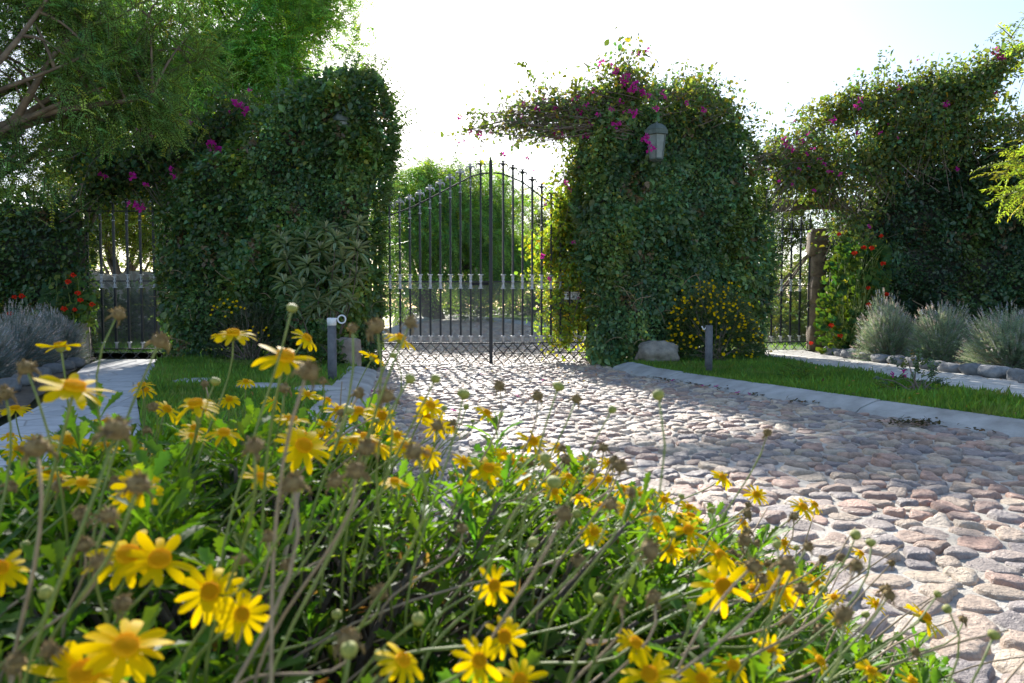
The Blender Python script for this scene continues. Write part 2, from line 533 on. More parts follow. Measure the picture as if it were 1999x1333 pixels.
P = cobble_points()
kd = kdtree.KDTree(len(P))
for i, p in enumerate(P): kd.insert((p[0], p[1], 0), i)
kd.balance()
palette = np.array([(.46, .34, .26), (.52, .40, .30), (.44, .33, .25), (.38, .30, .26), (.34, .29, .28), (.57, .45, .33), (.48, .29, .22), (.43, .29, .22), (.58, .48, .38), (.30, .25, .23), (.40, .26, .21), (.27, .23, .23)])
for i, p in enumerate(P):
    near = p[1] < 5.5
    mid = p[1] < 13.5
    nseg, rings = (20, 5) if near else ((12, 4) if mid else (8, 3))
    nb = [P[j] for _, j, d in kd.find_n((p[0], p[1], 0), 12) if j != i]
    nb = np.array(nb) - p
    dist = np.linalg.norm(nb, axis=1)
    dirn = nb / dist[:, None]
    th = np.arange(nseg) * 2 * math.pi / nseg + random.random()
    u = np.stack([np.cos(th), np.sin(th)], 1)
    cosang = u @ dirn.T
    with np.errstate(divide='ignore'):
        r = np.where(cosang > .05, (dist[None] / 2) / np.maximum(cosang, .05), 9)
    # soft minimum rounds the corners of the cell
    r = (np.sum(r ** -10.0, 1)) ** (-1 / 10.0)
    r = np.minimum(r, .125) * random.uniform(.86, .98) - random.uniform(.003, .010)
    r *= 1 + .06 * np.sin(th * 3 + random.random() * 6) + .05 * np.sin(th * 5 + random.random() * 6) + .03 * np.sin(th * 8 + random.random() * 6)
    h = random.uniform(.010, .034) * (1 if near else .9)
    tilt = (random.gauss(0, .10), random.gauss(0, .10))
    base = float(ground_z(p[0], p[1]))
    fr = {5: [(1.0, -.012), (.96, .5), (.86, .85), (.62, .98), (.3, 1.0)], 4: [(1.0, -.015), (.93, .6), (.72, .92), (.35, 1.0)], 3: [(1., -.015), (.85, .75), (.4, 1.)]}[rings]
    V = []
    ph = random.random() * 6
    for k, (f_, z) in enumerate(fr):
        xy = u * (r * f_)[:, None]
        zz = (z * h if z > 0 else z) + (xy[:, 0] * tilt[0] + xy[:, 1] * tilt[1]) * max(z, 0)
        if k > 0: zz = zz + h * (.13 * np.sin(xy[:, 0] * 55 + ph) * np.cos(xy[:, 1] * 48 + ph) + .08 * np.sin(xy[:, 0] * 120 + xy[:, 1] * 90 + ph * 2) + RNG.normal(0, .035, nseg))
        V.append(np.concatenate([xy + p, (zz + base)[:, None]], 1))
    V.append(np.array([[p[0], p[1], base + h * random.uniform(.92, 1.0)]]))
    V = np.concatenate(V)
    F = []
    for k in range(rings - 1):
        for q in range(nseg):
            q2 = (q + 1) % nseg
            F.append((k * nseg + q, k * nseg + q2, (k + 1) * nseg + q2, (k + 1) * nseg + q))
    c_ = (rings - 1) * nseg
    for q in range(nseg): F.append((c_ + q, c_ + (q + 1) % nseg, len(V) - 1))
    c = palette[random.randrange(len(palette))] * random.uniform(.85, 1.15)
    road.add(V, F, c)
ro = road.build('road', [M['mortar'], M['cobble']])
ro['kind'] = 'structure'; ro['label'] = 'driveway of rounded pinkish grey cobbles set in sandy mortar'
mi = np.ones(len(ro.data.polygons), np.int32); mi[:n_mortar] = 0
ro.data.polygons.foreach_set('material_index', mi)


# kerbs: rolled concrete profile swept along the foot line
def resample(line, step):
    out = []; line = [Vector((x, y, 0)) for x, y in line]
    for a, b in zip(line, line[1:]):
        k = max(1, int((b - a).length / step))
        out += [a.lerp(b, i / k) for i in range(k)]
    out.append(line[-1]); return out


def kerb(line, name, side, width=.36, h=.12, joint=1.45, label=None):
    """side=+1: the kerb lies to the right of the line's direction; short segments with dark open joints"""
    mb = MB(); mb.smooth = False
    pts = resample(line, .12)
    prof = [(-.01, -.06), (.0, .015), (.05, .05), (.20, h * .86), (.27, h), (width, h + .004), (width + .01, -.06)]
    acc = 0; run = []
    tot = []
    for i, p in enumerate(pts):
        if i: acc += (p - pts[i - 1]).length
        run.append(i)
        if acc > joint or i == len(pts) - 1:
            if len(run) > 1: tot.append(run)
            run = [i]; acc = 0
    for run in tot:
        V, F = [], []
        dz = random.uniform(-.006, .006)
        for q, i in enumerate(run):
            a = pts[max(i - 1, 0)]; b = pts[min(i + 1, len(pts) - 1)]
            d = (b - a).normalized(); nrm = Vector((d.y, -d.x, 0)) * side
            pp = pts[i].copy()
            if q == 0: pp += d * .006
            if q == len(run) - 1: pp -= d * .006
            gz = float(.55 * smooth((pp.y - 14) / 14))
            for wq, zq in prof: V.append(tuple(pp + nrm * wq + Vector((0, 0, gz + zq + dz))))
        k = len(prof)
        for q in range(len(run) - 1):
            for j in range(k - 1):
                f = (q * k + j, (q + 1) * k + j, (q + 1) * k + j + 1, q * k + j + 1)
                F.append(f if side < 0 else f[::-1])
        F.append(tuple(range(k))); F.append(tuple((len(run) - 1) * k + j for j in range(k))[::-1])
        mb.add(V, F)
    o = mb.build(name, M['concrete']); o['kind'] = 'structure'
    if label: o['label'] = label
    return o


kerb(KR[1:6], 'kerb', +1, .34, .11, 1.5, 'pale concrete kerb between the cobbles and the lawn by the yellow shrub')
kerb(KR[7:], 'kerb', +1, .3, .11, 2.0, 'concrete kerb curving away beyond the gate')
kerb(KL[7:12], 'kerb', +1, .42, .11, 1.8, 'short concrete kerb beside the ringed bollard')
kerb(KL[:5], 'kerb', +1, .3, .10, 2.0, 'kerb along the far edge of the cobbles beyond the gate')

# paths and lawns near the gate wall
PL = [(-5.95, 13.3), (-6.05, 12.2), (-4.0, 7.6), (-2.75, 5.3), (-1.85, 3.3), (-3.0, 2.9), (-4.6, 6.9), (-7.15, 12.0), (-7.65, 13.3)]
V, F = poly_sheet(PL, lambda x, y: x * 0 + .035, .8); b = MB(); b.add(V, F); struct('footpath', b, M['paving'], 'grey paved footpath to the narrow gate by the lavender')
PR = [(4.9, 15.6), (4.55, 13.4), (4.85, 11), (5.02, 9.2), (5.1, 7.4), (5.3, 4), (6.9, 4), (6.4, 8.0), (6.2, 11), (6.1, 14), (6.3, 15.6)]
V, F = poly_sheet(PR, lambda x, y: x * 0 + .082, .8); b = MB(); b.add(V, F); struct('footpath', b, M['paving_warm'], 'pale paved footpath to the gate by the geraniums')
# lawns
LR = [(6.75, -.5), (4.2, 5.38), (3.3, 7.4), (2.1, 10.4), (1.95, 11.9), (3.2, 13.2), (4.65, 14.6), (4.53, 13.4), (4.83, 11), (5.0, 9.2), (5.08, 7.4), (5.28, 4), (6.9, 1)]
LL = [(-2.45, 11.6), (-2.15, 9.0), (-1.86, 7.0), (-1.65, 5.6), (-1.46, 4.2), (-1.36, 2.9), (-1.65, 2.9), (-2.6, 5.0), (-3.95, 7.6), (-6.02, 12.2), (-5.9, 13.2), (-4, 13.0), (-2.45, 12.4)]


def lawn(poly, z, name, n, label, hh=.045, base_c=(.135, .255, .035), zf=None):
    zf = zf or (lambda x, y: x * 0 + z)
    V, F = poly_sheet(poly, zf, .5); b = MB(); b.add(V, F); struct('lawn', b, M['turf'], label)
    q = sample_poly(poly, n)
    P3 = np.concatenate([q, zf(q[:, 0], q[:, 1])[:, None]], 1)
    ht = hh * np.exp(RNG.normal(0, .3, n)) * (1 + .35 * nz(P3, 1.6, 3))
    gb = MB()
    c = shades(n, base_c, .22, .12) * (1 + .25 * nz(P3, 1.1, 5))[:, None]
    dry = np.clip(nz(P3, 2.3, 15) * 1.3 - .55, 0, 1)[:, None]; c = c * (1 - dry) + np.array([.30, .27, .10]) * dry
    c = np.clip(c, .004, 1)
    leaves(gb, P3, rdir(n, (0, 0, 2.2)), rdir(n), ht * 1.3, ht * .16 + .002, c, False, .05, .25)
    o = gb.build('grass', M['grass']); o['kind'] = 'stuff'; o['label'] = 'short grass growing on the ' + label


lawn(LR, .07, 'grass', 60000, 'narrow green lawn between the kerb and the pale footpath')
lawn(LL, .085, 'grass', 42000, 'shaded green lawn in front of the ivy hedge')
LB = [(2.4, 15.2), (2.35, 18), (2.15, 20.4), (1.0, 23.1), (-.6, 26.1), (-2.4, 29.4), (14, 34), (14, 15.9)]
gz1 = lambda x, y: .07 + .55 * smooth((y - 14) / 14)
lawn(LB, 0, 'grass', 24000, 'lawn under the trees beyond the gate', .05, zf=gz1)
LW = [(-14, 14.6), (-5.5, 14.6), (-5.7, 19.2), (-14, 20.5)]
lawn(LW, 0, 'grass', 12000, 'lawn behind the narrow gate with the lavender', .05, zf=gz1, base_c=(.09, .20, .02))
# planting beds
for poly, nm, z in (([(-2.6, -.4), (1.25, -.4), (1.22, 1.2), (.9, 2.1), (.2, 2.55), (-1.1, 2.7), (-2.3, 2.4), (-3.0, 1.2)], 'daisy bed', .05),
                    ([(6.12, 14.6), (6.22, 11), (6.42, 8), (6.95, 4), (12, 4), (12, 15.4), (6.6, 15.5)], 'lavender bed', .07),
                    ([(-7.7, 13.3), (-7.2, 12), (-4.7, 6.9), (-3.2, 3.2), (-12, 3.2), (-13, 13.6)], 'bed', .06)):
    V, F = poly_sheet(poly, lambda x, y: z + .02 * np.sin(x * 5) * np.cos(y * 4), .3); b = MB(); b.add(V, F)
    struct('soil', b, M['soil'])


# ------------------------------------------------------------------ rocks
def rock(mb, c, d, seed, rz=0, n=3, c_=(1, 1, 1), box=0., amp=.16):
    import bmesh
    bm = bmesh.new(); bmesh.ops.create_icosphere(bm, subdivisions=n, radius=1)
    V = np.array([v.co[:] for v in bm.verts]); F = [[v.index for v in f.verts] for f in bm.faces]; bm.free()
    if box: V = V / (np.max(np.abs(V), 1, keepdims=True) ** box)
    V = V * (1 + amp * nz(V, 1.3, seed) + amp * .35 * nz(V, 3.7, seed + 1) + amp * .12 * nz(V, 9, seed + 2))[:, None]
    V = V * np.array(d) / 2
    ca, sa = math.cos(rz), math.sin(rz)
    V = np.stack([V[:, 0] * ca - V[:, 1] * sa, V[:, 0] * sa + V[:, 1] * ca, V[:, 2]], 1)
    V = V + np.array(c) + np.array([0, 0, d[2] * .42])
    mb.add(V, F, c_)


def rock_thing(name, px, py, z, d, seed, mat, label, cat, group=None, box=0, rz=0, c_=(1, 1, 1), amp=.16):
    p = on(px, py, z); mb = MB(); rock(mb, p, d, seed, rz, 4 if d[0] > .3 else 3, c_, box, amp)
    return solo(name, mb, mat, label, cat, p, group)


rock_thing('boulder', 1286, 709, .06, (.66, .5, .42), 3, M['rock'], 'long grey boulder on the lawn beside the yellow shrub', 'boulder', box=.35, amp=.2)
rock_thing('boulder', 1252, 712, .02, (.22, .22, .26), 9, M['rock_brown'], 'small reddish rock tucked between the ivy and the long boulder', 'boulder')
rock_thing('boulder', 678, 717, .06, (.44, .36, .50), 5, M['rock_brown'], 'squarish brown boulder behind the ringed bollard', 'boulder', box=.7, amp=.1)
# edging stones along the pale path
ys_ = [13.9, 13.45, 13.0, 12.5, 12.0, 11.55, 11.1, 10.65, 10.2, 9.8, 9.4, 9.02, 8.62, 8.2, 7.8]
for i, y in enumerate(ys_):
    mb = MB(); s = random.uniform(.26, .40)
    p = Vector((6.16 + (13.9 - y) * .042 + random.uniform(-.04, .05), y, .07))
    rock(mb, p, (s * .85, s, random.uniform(.14, .22)), 20 + i, random.uniform(-.4, .4), 3, random.uniform(.75, 1.25) * np.array((1, .99, .97)), .3, .2)
    solo('edging_stone', mb, M['slate'], 'rounded grey edging stone in the row between the pale path and the lavender', 'stone', p, 'edging stones along the pale footpath')
for i, (px, py) in enumerate([(18, 765), (48, 752), (78, 740), (104, 730), (126, 722), (148, 716)]):
    p = on(px, py, .05); mb = MB()
    rock(mb, p, (.27, .24, .17), 60 + i, .6, 3, np.array((.7, .68, .66)), .2, .13)
    solo('edging_stone', mb, M['slate'], 'dark edging stone between the grey footpath and the bluish lavender', 'stone', p, 'edging stones along the grey footpath')
for i, (px, py, lab) in enumerate([(382, 747, 'pale stepping stone on the shaded lawn, farthest from the bollard'), (508, 757, 'pale stepping stone on the shaded lawn, middle of three'), (622, 762, 'pale stepping stone on the shaded lawn beside the ringed bollard')]):
    p = on(px, py, .1); mb = MB()
    rock(mb, Vector((p.x, p.y, .095)), (.55, .42, .06), 80 + i, 0, 3, (1, 1, 1), .3, .08)
    solo('stepping_stone', mb, M['concrete'], lab, 'paving slab', Vector((p.x, p.y, .09)), 'stepping stones on the shaded lawn')

# ------------------------------------------------------------------ bollards
p = on(649, 746, .08)
t = thing('bollard', 'grey post bollard with white cap and side ring on the shaded lawn', 'bollard', p)
b = MB(); b.lathe(p, [(.056, -.02), (.055, .3), (.053, .70), (.05, .705)], 16); b.build('post', M['bollard'], t)
b = MB(); b.lathe(p + Vector((0, 0, .70)), [(.056, 0), (.057, .05), (.058, .085), (.05, .092)], 16); b.build('cap', M['white'], t)
b = MB(); rc = p + Vector((.125, -.01, .775))
b.tube([rc + Vector((.048 * math.cos(a), 0, .048 * math.sin(a))) for a in np.linspace(0, 2 * math.pi, 25)], .009, 8, cap=False)
b.tube([p + Vector((.04, 0, .782)), p + Vector((.08, -.005, .782))], .009, 6); b.build('ring', M['white'], t)
p = on(1383, 729, .08)
t = thing('bollard', 'plain grey post bollard on the narrow lawn before the yellow shrub', 'bollard', p)
b = MB(); b.lathe(p, [(.052, -.02), (.052, .3), (.05, .665), (.046, .672)], 16); b.build('post', M['bollard'], t)
b = MB(); b.tube(curve_pts(p + Vector((-.045, 0, .64)), p + Vector((-.10, 0, .66)), -.6, .02, 8), .008, 6); b.build('hook', M['white'], t)


# ------------------------------------------------------------------ gates
def zpx(py, Y): return at(1000, py, Y).z


def picket(mb, x, y, z0, z1, w, rz=0):
    mb.box((x, y, (z0 + z1 - .14) / 2), (w, w, z1 - .14 - z0), rz)
    ca, sa = math.cos(rz), math.sin(rz); h = w * .5
    P = [(-h, -h), (h, -h), (h, h), (-h, h)]
    top = z1 - .14
    V = [(x + a * ca - b_ * sa, y + a * sa + b_ * ca, top) for a, b_ in P] + [(x, y, z1)]
    mb.add(V, [(0, 1, 4), (1, 2, 4), (2, 3, 4), (3, 0, 4)])


def spool(mb, x, y, zc, h=.25, r=.021):
    mb.lathe((x, y, zc - h / 2), [(r * 1.9, 0), (r * 2.1, .008), (r * 1.1, .022), (r * 1.25, .05), (r, h * .36), (r * 1.1, h * .44), (r * 1.5, h * .47), (r * 1.5, h * .53), (r * 1.1, h * .56), (r, h * .64), (r * 1.25, h - .05), (r * 1.1, h - .022), (r * 2.3, h - .008), (r * 1.9, h)], 8)


def foot_cap(mb, x, y, z, h=.12, r=.021):
    mb.lathe((x, y, z), [(r * 1.1, 0), (r * 1.1, h * .7), (r * 1.3, h * .78), (r * 2.1, h * .93), (r * 1.8, h)], 8)


def fleur(mb, x, y, zc, d, h=.40, r=.0155, full=True):
    """cast head over the top rail: collar tube below, two drooping leaves above. d = gate direction"""
    mb.lathe((x, y, zc - .2), [(r * 1.9, 0), (r * 1.9, .01), (r * 1.15, .02), (r * 1.1, .10), (r * 1.4, .12), (r * 1.1, .14), (r * 1.1, h - .02), (r * 1.6, h - .01), (r * 1.2, h)], 8)
    if not full: return
    for sg in (-1, 1):
        c0 = Vector((x, y, zc + .12)); D = Vector(d) * sg
        pts = [c0, c0 + D * .03 + Vector((0, 0, .035)), c0 + D * .06 + Vector((0, 0, .035)), c0 + D * .078 + Vector((0, 0, .005)), c0 + D * .072 + Vector((0, 0, -.03))]
        mb.tube(pts, [.016, .019, .015, .012, .006], 6)
        pts = [c0 + Vector((0, 0, .05)), c0 + D * .022 + Vector((0, 0, .085)), c0 + D * .04 + Vector((0, 0, .07))]
        mb.tube(pts, [.012, .011, .005], 6)


def wire_panel(mb, a, b, z0, z1, pitch=.045, w=.0032):
    a, b = Vector(a), Vector(b); L = (b - a).length; d = (b - a) / L; H = z1 - z0
    nrm = Vector((d.y, -d.x, 0)) * .0016
    V, F = [], []
    k = -H
    while k < L:
        for sg in (1, -1):
            s0, s1 = k, k + H
            t0 = max(0, (0 - s0) / H); t1 = min(1, (L - s0) / H)
            if t1 <= t0: continue
            pa, pb = s0 + H * t0, s0 + H * t1
            za, zb = (z0 + H * t0, z0 + H * t1) if sg > 0 else (z1 - H * t0, z1 - H * t1)
            A = a + d * pa; B = a + d * pb; o = nrm * sg
            i = len(V)
            V += [(A.x + o.x, A.y + o.y, za - w), (B.x + o.x, B.y + o.y, zb - w), (B.x + o.x, B.y + o.y, zb + w), (A.x + o.x, A.y + o.y, za + w)]
            F.append((i, i + 1, i + 2, i + 3))
        k += pitch
    mb.add(V, F)


def gate_leaf(name, label, A, B, nbar, post_at, tips, rails, z_mid, z_low, z_bot, silver_top=None, z0=0., double=True, barw=.033, mesh_top=None, post_z=None, group=None, latch=False):
    """A,B ends on the ground; tips/rails: functions of s (0..1)"""
    A, B = Vector(A), Vector(B); d = (B - A).normalized(); rz = math.atan2(d.y, d.x); L = (B - A).length
    t = thing(name, label, 'gate', A.lerp(B, .5), group)
    P = lambda s, z: Vector((A.x + (B.x - A.x) * s, A.y + (B.y - A.y) * s, z))
    # frame: stiles
    for s, w_ in post_at:
        b = MB(); b.smooth = False; q = P(s, 0)
        top = tips(s) if post_z is None else post_z(s)
        picket(b, q.x, q.y, z0 + .02, top, w_, rz); b.build('stile', M['iron'], t)
    # rails
    for z, th in ((z_mid, .022), (z_low, .022), (z_bot, .024)):
        b = MB(); b.smooth = False; q = P(.5, z); b.box(q, (L, .03, th), rz); b.build('rail', M['iron'], t)
    b = MB(); b.tube([P(s, rails(s)) for s in np.linspace(0, 1, 25)], .013, 6); b.build('top_rail', M['iron'], t)
    # bars with their castings
    for k in range(nbar):
        s = (k + 1) / (nbar + 1)
        q = P(s, 0); b = MB(); b.smooth = False
        picket(b, q.x, q.y, z_low, tips(s), barw, rz); bar = b.build('bar', M['iron'], t)
        b = MB(); spool(b, q.x, q.y, z_mid); b.build('collar', M['silver'], bar)
        b = MB(); foot_cap(b, q.x, q.y, z_low + .011); b.build('foot_collar', M['silver'], bar)
        b = MB(); fleur(b, q.x, q.y, rails(s) + .02, d); b.build('fleur_finial', M['silver'] if silver_top is None or silver_top(s) else M['iron'], bar)
    # lattice
    b = MB(); b.smooth = False
    span = 2 if double else 1
    H = z_low - z_bot; st = L / (nbar + 1)
    nrm = Vector((d.y, -d.x, 0)) * .006
    for k in range(-span, nbar + 2):
        for sg in (1, -1):
            s0, s1 = k * st, (k + span) * st
            t0, t1 = max(0, -s0 / (s1 - s0)), min(1, (L - s0) / (s1 - s0))
            if t1 - t0 < .05: continue
            za, zb = (z_low, z_bot) if sg > 0 else (z_bot, z_low)
            pa = P((s0 + (s1 - s0) * t0) / L, za + (zb - za) * t0) + nrm * sg
            pb = P((s0 + (s1 - s0) * t1) / L, za + (zb - za) * t1) + nrm * sg
            b.tube([pa, pb], .0085, 4)
    if double:
        q = P(.5, (z_low + z_bot) / 2); b.box(q, (L, .02, .014), rz)
    b.build('lattice', M['iron'], t)
    b = MB(); b.smooth = False; wire_panel(b, A + Vector((d.y, -d.x, 0)) * -.025, B + Vector((d.y, -d.x, 0)) * -.025, z_low, mesh_top or z_mid); b.build('wire_mesh', M['wire'], t)
    if latch:
        b = MB(); q = P(1.0, z_mid - .04); b.box(q + Vector((-.19, .02, 0)), (.3, .03, .05), rz); b.build('latch', M['iron'], t); b = MB(); b.tube([P(1, .12) + Vector((0, -.045, 0)), P(1, -.02) + Vector((0, -.045, 0))], .008, 6); b.build('drop_bolt', M['iron'], t)
    return t


TX = [744, 764.5, 784, 804, 824, 843, 863, 882, 902, 921, 940, 959, 979, 998.6, 1017, 1035, 1053.6, 1072, 1090, 1107, 1125.5, 1145]
TY = [388, 384.6, 379, 374, 363.6, 355, 344, 330, 321.5, 311, 304, 301.6, 306, 315, 327, 339, 351, 363.6, 375, 385, 393, 400]
RX = [744, 764, 804, 843, 882, 921, 940, 959, 979, 1017, 1053, 1090, 1125, 1145]
RY = [423, 419.6, 405.6, 386, 365, 344, 339, 337, 339, 355, 383, 407, 425, 432]
YG = 12.5
gl = at(743, 712, YG); gc = at(958.5, 712, YG); gr = at(1147, 708, 12.95)
gl.z = gc.z = gr.z = 0
fx = lambda a, b, s: 743 + (958.5 - 743) * s
tipL = lambda s: zpx(np.interp(743 + 215.5 * s, TX, TY), YG)
railL = lambda s: zpx(np.interp(743 + 215.5 * s, RX, RY), YG)
tipR = lambda s: zpx(np.interp(962 + 185 * s, TX, TY), YG + .45 * s)
railR = lambda s: zpx(np.interp(962 + 185 * s, RX, RY), YG + .45 * s)
zm, zl, zb = zpx(549.5, YG), zpx(670, YG), zpx(711, YG)
gate_leaf('driveway_gate', 'black iron driveway gate leaf with the thick meeting post, without the sign', gl, gc, 10, [(0, .05), (1, .06)], tipL, railL, zm, zl, zb, lambda s: s < .82, latch=True, group='leaves of the driveway gate')
gate_leaf('driveway_gate', 'black iron driveway gate leaf carrying the small white sign, half hidden by climbers', gc + Vector((.045, 0, 0)), gr, 9, [(1, .05)], tipR, railR, zm, zl, zb, lambda s: False, group='leaves of the driveway gate')
# narrow gates
gA, gB = at(177, 705, 13.3), at(331, 705, 13.3); gA.z = gB.z = 0
gate_leaf('garden_gate', 'narrow iron garden gate at the grey footpath by the red geranium', gA, gB, 5, [(0, .035), (1, .035)], lambda s: zpx(372, 13.3), lambda s: zpx(412, 13.3), zpx(548.5, 13.3), zpx(681, 13.3), zpx(706, 13.3), double=False, barw=.036)
gA, gB = at(1486, 693, 15.1), at(1577, 690, 15.6)
gA.z = gB.z = .06
gate_leaf('garden_gate', 'narrow iron garden gate under the timber beam at the pale footpath', gA, gB, 4, [(0, .035), (1, .035)], lambda s: zpx(414, 15.4), lambda s: zpx(447, 15.4), zpx(557, 15.4), zpx(667, 15.4), zpx(690, 15.4), double=False, z0=.05, barw=.032)

# sign hung on the right leaf
sp_ = at(1117, 577, 12.86)
sg = thing('sign', 'small white sign reading NO with a guard emblem, on the iron gate', 'sign', sp_ + Vector((0, 0, -.065)))
b = MB(); b.smooth = False; b.box(sp_, (.285, .006, .135), .12); b.build('board', M['white'], sg)
fn = Vector((math.sin(.12), -math.cos(.12), 0)); fd = Vector((math.cos(.12), math.sin(.12), 0))


def on_sign(x, z, dx, dz, mat, name, proud=.006):
    b = MB(); b.smooth = False; b.box(sp_ + fd * x + fn * proud + Vector((0, 0, z)), (dx, .003, dz), .12); return b.build(name, mat, sg)


b = MB(); b.smooth = False
for x, z, dx, dz in ((-.085, .034, .034, .009), (-.085, .042, .022, .012), (-.096, -.012, .010, .05), (-.08, -.034, .036, .008), (-.076, -.008, .022, .014)):
    b.box(sp_ + fd * x + fn * .0065 + Vector((0, 0, z)), (dx, .003, dz), .12)
b.build('guard_emblem', M['black'], sg)
on_sign(-.083, .016, .024, .024, M['skin_print'], 'emblem_face', .0058)
on_sign(-.045, 0, .002, .10, M['black'], 'divider_line', .0045)
b = MB(); b.smooth = False
for k in range(6): b.box(sp_ + fd * (-.012 + k * .023) + fn * .0055 + Vector((0, 0, .044)), (.015, .003, .014), .12)
b.build('small_print', M['black'], sg)
b = MB(); b.smooth = False
for k in range(8): b.box(sp_ + fd * (-.022 + k * .0195) + fn * .0055 + Vector((0, 0, -.043)), (.014, .003, .011), .12)
b.build('small_print', M['black'], sg)
cu = bpy.data.curves.new('sign_text', 'FONT'); cu.body = 'NO'; cu.size = .062; cu.align_x = 'CENTER'; cu.align_y = 'CENTER'; cu.extrude = .001
cu.materials.append(M['black'])
tmp = bpy.data.objects.new('lettering_source', cu); col.objects.link(tmp); bpy.context.view_layer.update()
lm = bpy.data.meshes.new_from_object(tmp.evaluated_get(bpy.context.evaluated_depsgraph_get())); bpy.data.objects.remove(tmp)
to = bpy.data.objects.new('lettering', lm); col.objects.link(to); to.parent = sg
to.location = fd * .048 + fn * .0055 + Vector((0, 0, .065)); to.rotation_euler = (R(90), 0, .12)


# ------------------------------------------------------------------ lanterns
def lantern(px, py_top, Y, label):
    top = at(px, py_top, Y); h = .58; p = top - Vector((0, 0, h))
    t = thing('lantern', label, 'lantern', p, 'wall lanterns on the gate pillars')
    b = MB(); b.smooth = False
    b.lathe(p + Vector((0, 0, .37)), [(.165, 0), (.205, .006), (.21, .07), (.19, .075), (.195, .085), (.165, .13), (.11, .175), (.05, .20), (.02, .205), (.022, .225), (.006, .235)], 6, rot=.3)
    b.build('roof', M['lantern'], t)
    b = MB(); b.smooth = False; b.lathe(p, [(.112, 0), (.158, .37)], 6, rot=.3); b.build('glass_body', M['glass'], t)
    b = MB(); b.smooth = False
    for k in range(6):
        a = k * math.pi / 3 + .3; u = Vector((math.cos(a), math.sin(a), 0))
        b.tube([p + u * .116 + Vector((0, 0, -.005)), p + u * .163 + Vector((0, 0, .37))], .012, 4)
    b.lathe(p + Vector((0, 0, -.02)), [(.06, -.03), (.1, -.01), (.122, 0), (.122, .02)], 6, rot=.3)
    b.build('frame', M['lantern'], t)
    b = MB(); b.tube([p + Vector((0, .1, .3)), p + Vector((0, .5, .3))], .02, 8); b.build('bracket', M['lantern'], t)


lantern(1282, 240, 12.0, 'weathered green lantern on the pillar with magenta bracts and a white pane')
lantern(668, 216, 12.30, 'pale lantern almost swallowed by the ivy on the tall hedge')

